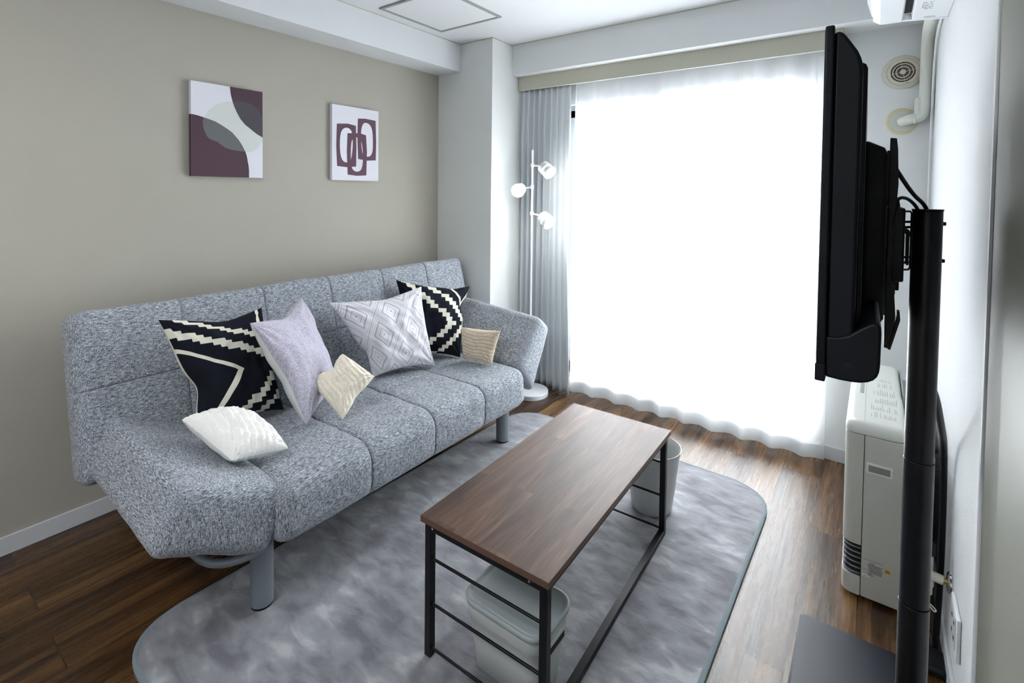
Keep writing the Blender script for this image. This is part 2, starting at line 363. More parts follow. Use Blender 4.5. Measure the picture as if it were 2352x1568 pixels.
def sheer(name,transp,col=(.95,.96,.97,1)):
    m=bpy.data.materials.new(name); m.use_nodes=True; nt=m.node_tree; nt.nodes.clear(); L=nt.links.new
    o=N(nt,'ShaderNodeOutputMaterial'); t=N(nt,'ShaderNodeBsdfTransparent'); d=N(nt,'ShaderNodeBsdfDiffuse'); tr=N(nt,'ShaderNodeBsdfTranslucent')
    d.inputs[0].default_value=col; tr.inputs[0].default_value=col
    tc=N(nt,'ShaderNodeTexCoord'); n=N(nt,'ShaderNodeTexNoise'); n.inputs['Scale'].default_value=1; L(mapping(nt,tc.outputs['Object'],(900,900,60)),n.inputs['Vector'])
    r=ramp(nt,[(.3,(transp*.7,)*3+(1,)),(.7,(min(1,transp*1.3),)*3+(1,))]); L(n.outputs[0],r.inputs[0])
    a=N(nt,'ShaderNodeMixShader'); a.inputs[0].default_value=.6; L(d.outputs[0],a.inputs[1]); L(tr.outputs[0],a.inputs[2])
    b=N(nt,'ShaderNodeMixShader'); L(r.outputs[0],b.inputs[0]); L(a.outputs[0],b.inputs[1]); L(t.outputs[0],b.inputs[2]); L(b.outputs[0],o.inputs[0]); return m
M['sheer']=sheer('white_voile',.16)
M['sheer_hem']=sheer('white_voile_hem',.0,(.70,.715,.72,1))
def drape(name,col):
    m=mat(name,col,.85,0,.2,bump=(300,.2),sheen=.1); b=m.node_tree.nodes['Principled BSDF']; return m
M['drape']=drape('pale_grey_drape',rgb(212,218,222))
def glass():
    m=bpy.data.materials.new('window_glass'); m.use_nodes=True; nt=m.node_tree; nt.nodes.clear(); L=nt.links.new
    o=N(nt,'ShaderNodeOutputMaterial'); t=N(nt,'ShaderNodeBsdfTransparent'); g=N(nt,'ShaderNodeBsdfGlossy'); g.inputs['Roughness'].default_value=.02
    f=N(nt,'ShaderNodeFresnel'); f.inputs[0].default_value=1.45; x=N(nt,'ShaderNodeMixShader'); L(f.outputs[0],x.inputs[0]); L(t.outputs[0],x.inputs[1]); L(g.outputs[0],x.inputs[2]); L(x.outputs[0],o.inputs[0]); return m
M['glass']=glass()
def diamond():
    m=mat('white_diamond_print_cotton',rgb(228,227,232),.88,0,.2,bump=(600,.2)); nt=m.node_tree; b=nt.nodes['Principled BSDF']; L=nt.links.new
    uv=N(nt,'ShaderNodeUVMap'); sp=N(nt,'ShaderNodeSeparateXYZ'); L(uv.outputs[0],sp.inputs[0])
    def mm(op,a,bv):
        n=N(nt,'ShaderNodeMath',operation=op)
        for i,x in enumerate((a,bv)):
            if isinstance(x,(int,float)): n.inputs[i].default_value=x
            elif x is not None: L(x,n.inputs[i])
        return n.outputs[0]
    u=mm('PINGPONG',mm('ADD',mm('MULTIPLY',sp.outputs['X'],5.2),.35),1); v=mm('PINGPONG',mm('ADD',mm('MULTIPLY',sp.outputs['Y'],3.6),.2),1)
    d=mm('ADD',u,v)                       # 0..2, one ring system round 0 and one round 2
    e=mm('ABSOLUTE',mm('SUBTRACT',d,1),None) # 0 on lattice lines, 1 at the centres
    wide=ramp(nt,[(0,rgb(196,196,203)),(.05,rgb(230,229,234)),(.12,rgb(206,206,212)),(.16,rgb(230,229,234)),(.24,rgb(206,206,212)),(.27,rgb(230,229,234)),(.36,rgb(182,182,190)),(.47,rgb(230,229,234)),(.53,rgb(208,208,214)),(.56,rgb(230,229,234)),(.66,rgb(186,186,194)),(.72,rgb(230,229,234)),(.80,rgb(208,208,214)),(.83,rgb(230,229,234)),(.93,rgb(176,176,184))],'CONSTANT')
    L(e,wide.inputs[0])
    # dotted stitch line next to the lattice
    wv=mm('SINE',mm('MULTIPLY',sp.outputs['Y'],260),None); dot=mm('GREATER_THAN',wv,0)
    band=mm('MULTIPLY',mm('GREATER_THAN',e,.12),mm('LESS_THAN',e,.16))
    fac=mm('MULTIPLY',dot,band)
    mx=N(nt,'ShaderNodeMix',data_type='RGBA'); L(fac,mx.inputs[0]); L(wide.outputs[0],mx.inputs[6]); mx.inputs[7].default_value=rgb(184,184,192)
    L(mx.outputs[2],b.inputs['Base Color']); return m
M['diamond']=diamond()
class Ex:
    # small expression builder over math nodes
    nt=None
    def __init__(s,o): s.o=o
    @staticmethod
    def n(op,*a):
        m=Ex.nt.nodes.new('ShaderNodeMath'); m.operation=op
        for i,x in enumerate(a):
            if isinstance(x,Ex): Ex.nt.links.new(x.o,m.inputs[i])
            else: m.inputs[i].default_value=x
        return Ex(m.outputs[0])
    def __add__(s,b): return Ex.n('ADD',s,b)
    def __sub__(s,b): return Ex.n('SUBTRACT',s,b)
    def __mul__(s,b): return Ex.n('MULTIPLY',s,b)
    def fl(s): return Ex.n('FLOOR',s)
    def ab(s): return Ex.n('ABSOLUTE',s)
    def gt(s,b): return Ex.n('GREATER_THAN',s,b)
    def lt(s,b): return Ex.n('LESS_THAN',s,b)
    def mx(s,b): return Ex.n('MAXIMUM',s,b)
    def rng(s,a,b): return s.gt(a)*s.lt(b)
def zigzag(name,fn):
    m=mat(name,rgb(24,27,38),.9,0,.2,bump=(700,.25)); nt=m.node_tree; b=nt.nodes['Principled BSDF']; Ex.nt=nt
    uv=N(nt,'ShaderNodeUVMap'); sp=N(nt,'ShaderNodeSeparateXYZ'); nt.links.new(uv.outputs[0],sp.inputs[0])
    u=Ex(sp.outputs['X'])*2-1; v=Ex(sp.outputs['Y'])*2-1
    f=fn(u,v); mx=N(nt,'ShaderNodeMix',data_type='RGBA'); nt.links.new(f.o,mx.inputs[0]); mx.inputs[6].default_value=rgb(20,23,34); mx.inputs[7].default_value=rgb(228,226,210)
    nt.links.new(mx.outputs[2],b.inputs['Base Color']); return m
def za(u,v):
    v0=-.10; w=v-v0; qu=((u*8.7).fl())*(1/8.7); up=w.gt(0); dn=w.lt(0)
    qw_u=((w*17+.5).fl().ab())*(1/17); qw_d=((w*11+.5).fl().ab())*(1/11)
    du=qu+qw_u*2.78; dd=qu+qw_d*1.63
    s=up*(du.rng(1.02,1.44).mx(du.rng(2.06,2.36))) ; t=dn*(dd.rng(.98,1.28).mx(dd.rng(1.62,1.86)))
    ch=u+(w*1.95).mx(w*-.98); c=ch.rng(-.07,.08)
    e=(u-v*.35-.50).ab().lt(.035)*v.gt(.62)
    return s.mx(t).mx(c).mx(e)
def zd(u,v):
    v0=-.08; w=v-v0; qu=((u*9).fl())*(1/9); qw=((w*9+.5).fl().ab())*(1/9)
    d=qu+qw*1.1
    r=d.rng(.86,1.08).mx(d.rng(.26,.48)).mx(w.ab().lt(.055)*u.rng(.28,.60))
    ww=v-(u-.80).ab()*1.6
    return r.mx(ww.rng(.40,.53)*v.gt(.4))
M['zig_a']=zigzag('navy_cream_zigzag_cotton',za); M['zig_d']=zigzag('navy_cream_stepped_cotton',zd)

# ---------------------------------------------------------------- room shell
XL,XR,YF,YB,H=-2.593,.205,3.053,-1.6,2.4
YP,XP,XB,ZB,YBM=2.629,-2.093,-2.380,2.207,2.851
struct(MB().box((XL-.1,YB-.1,-.08),(XR+.1,YF+.25,0)).build('floor',M['floor'],smooth=False))
struct(MB().box((XL-.1,YB-.1,H),(XR+.1,YF+.1,H+.08)).build('ceiling',M['ceiling'],smooth=False))
struct(MB().box((XL-.1,YB-.1,0),(XL,YF+.1,H)).build('wall_left',M['beige_wall'],smooth=False))
struct(MB().box((XR,YB-.1,0),(XR+.1,YF+.1,H)).build('wall_right',M['right_wall'],smooth=False))
struct(MB().box((XL,YB-.1,0),(XR,YB,H)).build('wall_back',M['white_wall'],smooth=False))
wf=MB()
wf.box((XL,YF,0),(WIN['x0'],YF+.14,H)); wf.box((WIN['x1'],YF,0),(XR,YF+.14,H)); wf.box((WIN['x0'],YF,WIN['z1']),(WIN['x1'],YF+.14,H)); wf.box((WIN['x0'],YF,0),(WIN['x1'],YF+.14,WIN['z0']))
struct(wf.build('wall_front',M['white_wall'],smooth=False))
struct(MB().box((XL,YP,0),(XP,YF,H)).build('wall_pillar',M['pillar'],smooth=False,bevel=.002))
struct(MB().box((XL,YB,ZB),(XB,YP,H)).build('trim_1',M['ceiling'],smooth=False,bevel=.002))    # beam along the left wall
struct(MB().box((XP,YBM,2.19),(XR,YF,H)).build('trim_2',M['white_wall'],smooth=False,bevel=.0015)) # beam over the window
# thin joint line between ceiling and walls
jl=MB(); t=.004
jl.box((XB,YB,H-t),(XB+t,YP,H)); jl.box((XB,YP-t,H-t),(XP,YP,H)); jl.box((XP,YP,H-t),(XP+t,YBM,H)); jl.box((XP,YBM-t,H-t),(XR,YBM,H)); jl.box((XR-t,YB,H-t),(XR,YBM,H))
struct(jl.build('trim_3',M['line'],smooth=False))
bb=.07
struct(MB().box((XL,YB,0),(XL+.009,YP,bb)).build('baseboard_left',M['baseboard'],smooth=False,bevel=.002))
b2=MB(); b2.box((XL+.009,YP-.009,0),(XP+.009,YP,bb)); b2.box((XP,YP-.009,0),(XP+.009,YF,bb))
struct(b2.build('baseboard_pillar',M['baseboard'],smooth=False,bevel=.002))
struct(MB().box((WIN['x1']+.0,YF-.009,0),(XR,YF,bb)).build('baseboard_front',M['baseboard'],smooth=False,bevel=.002))
struct(MB().box((XR-.009,1.385,0),(XR,YF-.009,bb)).build('baseboard_right',M['baseboard'],smooth=False,bevel=.002))
# window: aluminium frame with two sliding sashes
wfm=MB(); x0,x1,z0,z1,y=WIN['x0'],WIN['x1'],WIN['z0'],WIN['z1'],WIN['y']
wfm.box((x0,y-.03,z0),(x0+.035,y+.05,z1)); wfm.box((x1-.035,y-.03,z0),(x1,y+.05,z1)); wfm.box((x0,y-.03,z1-.035),(x1,y+.05,z1)); wfm.box((x0,y-.03,z0),(x1,y+.05,z0+.035))
wroot=struct(wfm.build('window_1',M['aluminium'],smooth=False,bevel=.002))
for k,(a,b_,yy) in enumerate(((x0+.035,-1.07,y-.02),(-1.15,x1-.035,y+.012))):
    s=MB(); w_=.05
    s.box((a,yy,z0+.035),(a+w_,yy+.028,z1-.035)); s.box((b_-w_,yy,z0+.035),(b_,yy+.028,z1-.035)); s.box((a,yy,z1-.035-.05),(b_,yy+.028,z1-.035)); s.box((a,yy,z0+.035),(b_,yy+.028,z0+.035+.08))
    f=s.build('window_sash',M['aluminium'],wroot,smooth=False,bevel=.002)
    MB().box((a+.02,yy+.011,z0+.06),(b_-.02,yy+.016,z1-.06)).build('pane',M['glass'],f,smooth=False)
# pelmet box over the curtains
pel=MB(); pel.box((-2.088,2.925,2.094),(-.150,2.940,2.19)); pel.box((-2.088,2.94,2.094),(-2.073,YF,2.19)); pel.box((-.165,2.94,2.094),(-.150,YF,2.19))
pel.box((-2.088,2.924,2.0925),(-.150,2.9405,2.0945),1)
tag(pel.build('curtain_pelmet',[M['beige_box'],M['pelmet_edge']],smooth=False,bevel=.0008),'long beige curtain box fixed under the beam above the window','curtain box')
rl=MB(); rl.box((-2.07,2.955,2.116),(-.168,2.969,2.136)); rl.box((-2.07,2.983,2.116),(-.168,2.997,2.136))
tag(rl.build('curtain_rail',M['white_plastic'],smooth=False),'white double curtain rail hidden behind the beige curtain box','curtain rail')
# door casing close to the camera on the right wall
c=MB(); c.box((XR-.020,1.150,0),(XR,1.335,2.19))
dr=struct(c.build('door_1',M['casing'],smooth=False,bevel=.003))
MB().box((XR-.024,1.335,0),(XR,1.352,2.2)).build('door_edge_strip',M['casing_edge'],dr,smooth=False,bevel=.002)
MB().box((XR-.028,.35,.01),(XR-.004,1.150,2.15)).build('door_leaf',M['casing'],dr,smooth=False,bevel=.003)

# ---------------------------------------------------------------- curtains
def curtain(x0,x1,z0,z1,yb,amp,wl,dx,nz,seed,flare=None,zig=1.0):
    rnd=random.Random(seed); n=int((x1-x0)/dx); vs=[];fs=[]
    ph=[];a=[];p=0
    for i in range(n+1):
        p+=2*math.pi*dx/wl*(1+.45*noise.noise(Vector((i*dx*6,seed,0)))); ph.append(p); a.append(amp*(.75+.5*noise.noise(Vector((i*dx*4,seed+7,0)))))
    for j in range(nz+1):
        t=j/nz; z=z1+(z0-z1)*t
        for i in range(n+1):
            x=x0+(x1-x0)*i/n
            env=.55+.45*min(1,t*3)
            s=math.sin(ph[i]+.25*math.sin(t*2.2+i*dx*3)); s=math.copysign(abs(s)**zig,s)
            y=yb-a[i]*env*s - amp*.25*noise.noise(Vector((x*5,t*1.5,seed)))
            xx=x+.3*a[i]*math.cos(ph[i])*env
            if flare: fx,fy=flare(x,t); xx+=fx; y+=fy
            vs.append((xx,y,z))
    for j in range(nz):
        for i in range(n): q=j*(n+1)+i; fs.append((q,q+1,q+n+2,q+n+1))
    return MB().add(vs,fs)
sh=curtain(-1.660,-.185,.022,2.112,2.990,.024,.150,.006,60,3,flare=lambda x,t:(0,-.022*t))
nr_=len(sh.v)//61; last=-9
for i in range(2,nr_-4):
    # pinch pleats: the cloth lies double behind each fold
    y0_,y1_,y2_=sh.v[i-1][1],sh.v[i][1],sh.v[i+1][1]
    if y1_<=y0_ and y1_<y2_ and i-last>9:
        last=i; wd=2
        ids=[(j,k) for j in range(46) for k in range(-wd,wd+1)]
        vs_=[(sh.v[j*nr_+i+k][0]+.002,sh.v[j*nr_+i+k][1]+.004+.006*(1-abs(k)/wd),sh.v[j*nr_+i+k][2]) for j,k in ids]
        m_=2*wd+1
        sh.add(vs_,[(j*m_+k,j*m_+k+1,(j+1)*m_+k+1,(j+1)*m_+k) for j in range(45) for k in range(m_-1)])
so=sh.build('sheer_curtain',M['sheer'],angle=180)
tag(so,'long white sheer curtain glowing in front of the bright window','curtain')
nrow=nr_
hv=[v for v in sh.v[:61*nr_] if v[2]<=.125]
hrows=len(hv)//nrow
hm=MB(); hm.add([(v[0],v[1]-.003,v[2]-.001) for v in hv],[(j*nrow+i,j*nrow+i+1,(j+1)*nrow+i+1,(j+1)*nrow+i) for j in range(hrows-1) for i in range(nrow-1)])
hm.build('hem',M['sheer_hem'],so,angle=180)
def fl(x,t):
    k=max(0,(x+1.84)/.17)
    return ((.02+.05*k)*max(0,t-.55)*1.6*k, -.07*k*max(0,t-.45)*1.3)
dr_=curtain(-2.068,-1.672,.012,2.112,2.960,.031,.046,.0022,60,11,flare=fl,zig=.6)
do_=dr_.build('drape_curtain',M['drape'],angle=180)
sol=do_.modifiers.new('cloth','SOLIDIFY'); sol.thickness=.0015
tag(do_,'pale grey blackout curtain gathered in tight folds beside the white pillar','curtain')

# ---------------------------------------------------------------- rug
def rounded_poly(cs,rs,n=14):
    out=[];m=len(cs)
    for i in range(m):
        p=Vector(cs[i]);a=(Vector(cs[i-1])-p).normalized();b=(Vector(cs[(i+1)%m])-p).normalized();r=rs[i]
        p0=p+a*r;p1=p+b*r
        for k in range(n+1):
            t=k/n; out.append(tuple(p0*(1-t)**2+p*2*t*(1-t)*.95+p*2*t*(1-t)*.05+p1*t*t))
    return out
rc=[(-1.824,.486),(-.365,.478),(-.340,2.535),(-1.772,2.575)]
rp=rounded_poly(rc,[.20,.20,.22,.22])
rug=empty('rug',(-1.1,1.45,0),'silver grey plush rug with rounded corners under the coffee table','rug')
def off(poly,d):
    cx=sum(p[0] for p in poly)/len(poly); cy=sum(p[1] for p in poly)/len(poly); out=[]
    n=len(poly)
    for i,p in enumerate(poly):
        a=Vector(poly[i-1]);b=Vector(poly[(i+1)%n]);t=(b-a).normalized();nn=Vector((-t.y,t.x)); out.append((p[0]+nn.x*d,p[1]+nn.y*d))
    return out
inner=off(rp,.012)
rb=MB(); rb.prism(inner,'z',.0005,.011); rb.build('pile',M['rug'],rug,bevel=.002)
e=MB(); o1=rp;o2=off(rp,.017);n_=len(rp)
vs=[(p[0],p[1],.0005) for p in o1]+[(p[0],p[1],.009) for p in o1]+[(p[0],p[1],.0125) for p in off(rp,.006)]+[(p[0],p[1],.0125) for p in off(rp,.012)]+[(p[0],p[1],.010) for p in o2]
fs=[]
for k in range(4):
    for i in range(n_): fs.append((k*n_+i,k*n_+(i+1)%n_,(k+1)*n_+(i+1)%n_,(k+1)*n_+i))
e.add(vs,fs).build('binding',M['rug_edge'],rug)

# ---------------------------------------------------------------- sofa
sofa=empty('sofa_bed',(-1.9,1.52,0),'heathered grey linen sofa bed with flared arms against the beige wall','sofa')
def groove(d,w_): return math.exp(-(d/w_)**2)
def cushion(name,h,r,n,place,seams_a=(),seams_b=(),depth=.012,puff=.006,bulge=0,parent=sofa,wr=.003,seed=0,soft=.3):
    # local axes: a = length, b = depth, c = thickness; seams cut into +c (and wrap over the edge)
    vs,fs=cube_grid(h,r,n,(seams_a,seams_b,())); out=[]
    for a,b,c in vs:
        top=max(0,min(1,(c+h[2])/(2*h[2])))
        g=0
        for s in seams_a: g+=groove(a-s,.0035)+soft*groove(a-s,.035)
        for s in seams_b: g+=groove(b-s,.0035)+soft*groove(b-s,.035)
        g=min(g,1.6)
        w1=noise.noise(Vector((a*5+seed,b*5,c*5)))*wr*2+noise.noise(Vector((a*16+seed,b*13,c*16)))*wr
        pushc=(-g*depth*(top**1.5)) + puff*top*(1-(a/h[0])**2)*(1-(b/h[1])**2) + w1*top
        fr=max(0,(b/h[1])) ; fb=max(0,1-abs(abs(b)-h[1])/r) if abs(b)>h[1]-r else 0
        pushb=(-g*depth*.8*fb + w1*fb + bulge*fb*math.sin(math.pi*top))*(1 if b>0 else -1)
        out.append(place(a,b+pushb,c+pushc))
    o=MB().add(out,fs).build(name,M['fabric'],parent,angle=70)
    return o
# seat: a -> y, b -> x (front positive), c -> z
def seat_pl(a,b,c):
    x=-1.86+b; zt=(b+.36)/.72
    return (x,1.518+a,.318+c)
cushion('seat',(.697,.362,.105),.06,(150,70,10),seat_pl,seams_a=[-.335,0,.335],seams_b=[.0],depth=.009,puff=.009,bulge=.006,seed=2,soft=.5)
# backrest: tilted
bh,bt=.300,.072
tilt=Vector((-.14,0,.56)).normalized(); nrm=Vector((tilt.z,0,-tilt.x))
bc=Vector((-2.205,0,.64))-nrm*bt
def back_pl(a,b,c):
    p=bc+tilt*b+nrm*c; return (p.x,1.518+a,p.z)
cushion('backrest',(1.03,bh,bt),.042,(190,60,8),back_pl,seams_a=[-.68,-.34,0,.34,.68],seams_b=[.02],depth=.006,puff=.010,seed=9,wr=.003,soft=.25)
def quad_pl(Q,x0,x1,twist=0):
    # Q: inner top, tip top, tip bottom, inner bottom as (y,z)
    def f(a,b,c):
        # a in -1..1 towards tip, c in -1..1 towards top, b along x
        s=(a+1)/2; t=(c+1)/2
        iy=Q[3][0]*(1-t)+Q[0][0]*t; iz=Q[3][1]*(1-t)+Q[0][1]*t; ty=Q[2][0]*(1-t)+Q[1][0]*t; tz=Q[2][1]*(1-t)+Q[1][1]*t
        return (b, iy*(1-s)+ty*s, iz*(1-s)+tz*s)
    return f
def arm(Q,x0,x1,seed,tiny=(0,0),lab=None):
    h=(.18,(x1-x0)/2,.095); vs,fs=cube_grid(h,.036,(26,54,12)); f=quad_pl(Q,x0,x1); out=[]
    for a,b,c in vs:
        w1=noise.noise(Vector((a*7+seed,b*6,c*7)))*.006+noise.noise(Vector((a*22+seed,b*18,c*20)))*.0025
        puff=.012*(1-(a/h[0])**2)*(1-(b/h[1])**2)*(1 if c>0 else -1)
        q=f(a/h[0],b,(c+puff+w1)/h[2]); s=(a/h[0]+1)/2
        xx=(x0+x1)/2+q[0]*(1) + tiny[0]*s*(b/h[1]+1)/2 + .008*(b/h[1])*math.cos(c/h[2]*1.5)
        out.append((xx,q[1],q[2]+.05*max(0,-b/h[1]*.5+.5)*(.3+.7*s)))
    o=MB().add(out,fs).build('armrest',M['fabric'],sofa,angle=70)
    # stitched seam lines along the front edge
    s=MB()
    return o
arm([(.870,.405),(.575,.515),(.500,.345),(.812,.205)],-2.23,-1.53,3,(-.06,0))
arm([(2.185,.415),(2.415,.655),(2.535,.565),(2.325,.235)],-2.23,-1.535,5,(-.02,0))
# frame and legs
fr=MB(); fr.rbox((-2.15,.90,.185),(-1.60,.93,.228),.004); fr.rbox((-2.15,2.12,.185),(-1.60,2.15,.228),.004); fr.rbox((-1.64,.90,.185),(-1.60,2.15,.228),.004); fr.rbox((-2.15,.90,.185),(-2.11,2.15,.228),.004)
fr.build('frame',M['dark_frame'],sofa)
for (x,y_) in ((-1.60,.82),(-1.62,2.155),(-2.16,.86),(-2.16,2.18)):
    l=MB(); l.cyl((x,y_,.018),(x,y_,.236 if x>-2 else .25),.035,n=40); lo=l.build('leg',M['grey_metal'],sofa,bevel=.002)
    MB().cyl((x,y_,.0118 if x>-2 else 0),(x,y_,.0185),.0335,n=40).build('foot_pad',M['black_plastic_matte'],lo)
for sgn,yy in ((-1,.83),(1,2.2)):
    pts=[(-1.565,yy,.222),(-1.565,yy+sgn*.05,.216),(-1.60,yy+sgn*.115,.208),(-1.66,yy+sgn*.155,.205),(-1.76,yy+sgn*.165,.212),(-1.92,yy+sgn*.15,.215),(-2.02,yy+sgn*.08,.22),(-2.05,yy+sgn*-.04,.215)]
    MB().tube(pts,.013,n=14,sm=3).build('arm_support',M['grey_metal'],sofa)

# ---------------------------------------------------------------- pillows
def pillow(name,C,thick,mats,label,n=72,pinch=.11,back=None,seed=0,ridge=None,cat='cushion',group=None,backbulge=1.0,pw=.45,dents=()):
    # C: corners TL,TR,BR,BL in world; front face towards the camera
    C=[Vector(c) for c in C]
    cen=sum(C,Vector())/4
    nm=((C[1]-C[0]).cross(C[3]-C[0])).normalized()
    if nm.dot(Vector((0,0,1.377))-cen)<0: nm=-nm
    def base(u,v):
        # u,v in -1..1, v up
        su=u*(1-pinch*(1-v*v)*abs(u)**2); sv=v*(1-pinch*(1-u*u)*abs(v)**2)
        s=(su+1)/2;t=(1-sv)/2
        return C[0]*(1-s)*(1-t)+C[1]*s*(1-t)+C[2]*s*t+C[3]*(1-s)*t
    vs=[];fs=[];ms=[];uv=[]
    for side in (1,-1):
        k0=len(vs)
        for j in range(n+1):
            for i in range(n+1):
                u=math.sin(math.pi/2*(-1+2*i/n)*.96)/math.sin(math.pi/2*.96); v=math.sin(math.pi/2*(-1+2*j/n)*.96)/math.sin(math.pi/2*.96)
                p=base(u,v)
                prof=max(0,(1-u*u)*(1-v*v)); t=thick*prof**pw*(1 if side>0 else backbulge)
                fold=noise.noise(Vector((u*2.2+seed,v*2.2,seed)))*.16+ .12*noise.noise(Vector((u*5+seed,v*5,seed*2)))
                # creases running in from the corners
                for (cu,cv_) in ((-1,-1),(1,-1),(1,1),(-1,1)):
                    du,dv=u-cu,v-cv_; ang=math.atan2(dv,du); rr=math.hypot(du,dv)
                    fold+=.13*math.sin(ang*14+seed)*math.exp(-(rr/.55)**2)
                t=t*(1+fold)
                for (du_,dv_,dd,dr) in dents:
                    e_=math.exp(-((u-du_)**2+(v-dv_)**2)/dr**2)
                    p=p+(cen-p)*dd*e_; t*=1-.55*e_*min(1,dd*6)
                q=p+nm*side*t
                if ridge and side>0:
                    w_=ridge(u,v); mk=min(1,prof*6)
                    q+=nm*(w_*mk+ .0016*noise.noise(p*260+Vector((seed,0,0)))*min(1,prof*20))
                if ridge and prof<.05: q+=Vector((noise.noise(p*180),noise.noise(p*180+Vector((9,0,0))),noise.noise(p*180+Vector((0,9,0)))))*.002
                vs.append(q); uv.append(((u+1)/2,(v+1)/2))
        for j in range(n):
            for i in range(n):
                a=k0+j*(n+1)+i; f=(a,a+1,a+n+2,a+n+1)
                fs.append(f if side>0 else f[::-1])
                if side>0:
                    ms.append(0)
                else: ms.append(len(mats)-1)
    mb=MB(); mb.v=[tuple(v) for v in vs]; mb.f=fs; mb.m=ms; mb.uv=uv
    # check orientation
    o=mb.build(name,mats,None,angle=180)
    tag(o,label,cat,group)
    return o
pA=pillow('throw_pillow',[(-2.126,.707,.891),(-2.150,1.105,.858),(-2.021,1.132,.432),(-1.97,.785,.475)],.075,[M['zig_a'],M['cream_cloth']],
  'navy pillow with cream zigzag bands, left end of the sofa, beside the lavender pillow',n=120,seed=1.3,backbulge=1.2,dents=[(-1,-.3,.16,.3),(-.5,-1,.12,.22),(.15,1,.08,.5)])
pB=pillow('throw_pillow',[(-1.920,.941,.862),(-2.158,1.295,.868),(-2.03,1.40,.44),(-1.795,1.10,.445)],.075,[M['lav'],M['white_back']],
  'plain lavender slub pillow with white back leaning on the left navy pillow',n=90,seed=4.1,backbulge=1.05,dents=[(0,1,.10,.45),(-1,-.2,.07,.35)])
pC=pillow('throw_pillow',[(-2.132,1.42,.826),(-2.019,1.925,.844),(-1.892,1.907,.432),(-1.985,1.575,.449)],.085,[M['diamond'],M['white_back']],
  'white pillow printed with grey concentric diamonds, in the middle of the sofa',n=110,seed=7.7,dents=[(-1,-.45,.10,.3),(.1,1,.06,.4),(.9,-1,.0,.2)])
pD=pillow('throw_pillow',[(-2.205,1.905,.862),(-2.01,2.325,.788),(-1.885,2.10,.43),(-2.12,1.88,.44)],.08,[M['zig_d'],M['cream_cloth']],
  'navy pillow with cream stepped bands, tucked behind the white diamond pillow',n=120,seed=9.2,dents=[(.55,1,.05,.25),(1,.45,.12,.28)])
def ridges(freq,amp,ang,wob):
    ca,sa=math.cos(ang),math.sin(ang)
    def f(u,v):
        s=(u*ca+v*sa); t=(-u*sa+v*ca)
        return amp*(abs(math.sin(freq*(s+wob*math.sin(t*2.6)+wob*.5*math.sin(t*6+1)))) -.4)
    return f
pE=pillow('small_pillow',[(-1.900,.700,.582),(-1.915,.898,.540),(-1.640,.935,.466),(-1.675,.762,.487)],.068,[M['fur_white'],M['white_back']],
  'small fluffy white ribbed pillow lying on the near armrest',n=130,seed=2.2,ridge=ridges(14,.006,-.39,.03),pinch=.03,pw=.42,backbulge=.7)
pF=pillow('small_pillow',[(-1.875,1.32,.655),(-1.720,1.370,.575),(-1.735,1.222,.438),(-1.885,1.17,.568)],.045,[M['fur_cream'],M['tan_back']],
  'small fluffy cream ribbed pillow in front of the lavender pillow',n=130,seed=5.2,backbulge=.5,dents=[(-1,.15,.22,.35),(1,0,.10,.4)],ridge=ridges(15,.005,1.3,.06),pinch=.02,pw=.38)
pG=pillow('small_pillow',[(-1.865,2.085,.610),(-1.625,2.135,.618),(-1.660,2.105,.437),(-1.85,2.085,.44)],.04,[M['fur_tan'],M['tan_back']],
  'small fluffy tan pillow against the far armrest, topmost right',n=130,seed=8.2,ridge=ridges(15,.004,1.45,.05),pinch=.05,pw=.40)
pG['label']='small fluffy tan ribbed pillow leaning against the far armrest'
for p_ in (pA,pB,pC,pD): p_['group']='large square throw pillows on the sofa'
for p_ in (pE,pF,pG): p_['group']='small fluffy pillows on the sofa'

# ---------------------------------------------------------------- coffee table
TX,TY,TA,TL,TW,TH=-1.0488,1.0011,.0221,.9551,.4343,.4307
tb=empty('coffee_table',(TX,TY,0),'walnut brown coffee table with black metal frame standing on the grey rug','table',rz=TA)
b=MB().box((0,0,TH-.018),(TW,TL,TH)); b.m=[1,0,1,1,1,1]; b.build('tabletop',[M['table_wood'],mat('walnut_edge_band',rgb(96,70,56),.4,var=(12,.12))],tb,smooth=False,local=True,bevel=.0012)
g=.010; s_=.022; zt=TH-.019; z0=.0122
for (x,y_) in ((g,g),(TW-g-s_,g),(g,TL-g-s_),(TW-g-s_,TL-g-s_)):
    MB().box((x,y_,z0),(x+s_,y_+s_,zt)).build('leg',M['black_metal'],tb,smooth=False,local=True,bevel=.0012)
for y_ in (g,TL-g-s_):
    MB().box((g+s_,y_,zt-.022),(TW-g-s_,y_+s_,zt)).build('top_rail',M['black_metal'],tb,smooth=False,local=True,bevel=.001)
    for z in (.035,.168,.302):
        MB().cyl((g+s_,y_+.011,z),(TW-g-s_,y_+.011,z),.0042,n=16).build('rod',M['black_metal'],tb,local=True)
for x in (g,TW-g-s_):
    MB().box((x,g+s_,zt-.02),(x+s_,TL-g-s_,zt)).build('side_rail',M['black_metal'],tb,smooth=False,local=True,bevel=.001)
MB().box((TW-g-s_,g+s_,z0+.001),(TW-g,TL-g-s_,z0+.023)).build('floor_rail',M['black_metal'],tb,smooth=False,local=True,bevel=.001)
for y_ in (g,):
    for x in (g+s_+.008,TW-g-s_-.03):
        MB().cyl((x,y_-.0015,zt-.011),(x,y_,zt-.011),.0035,n=12).build('screw',M['chrome'],tb,local=True)

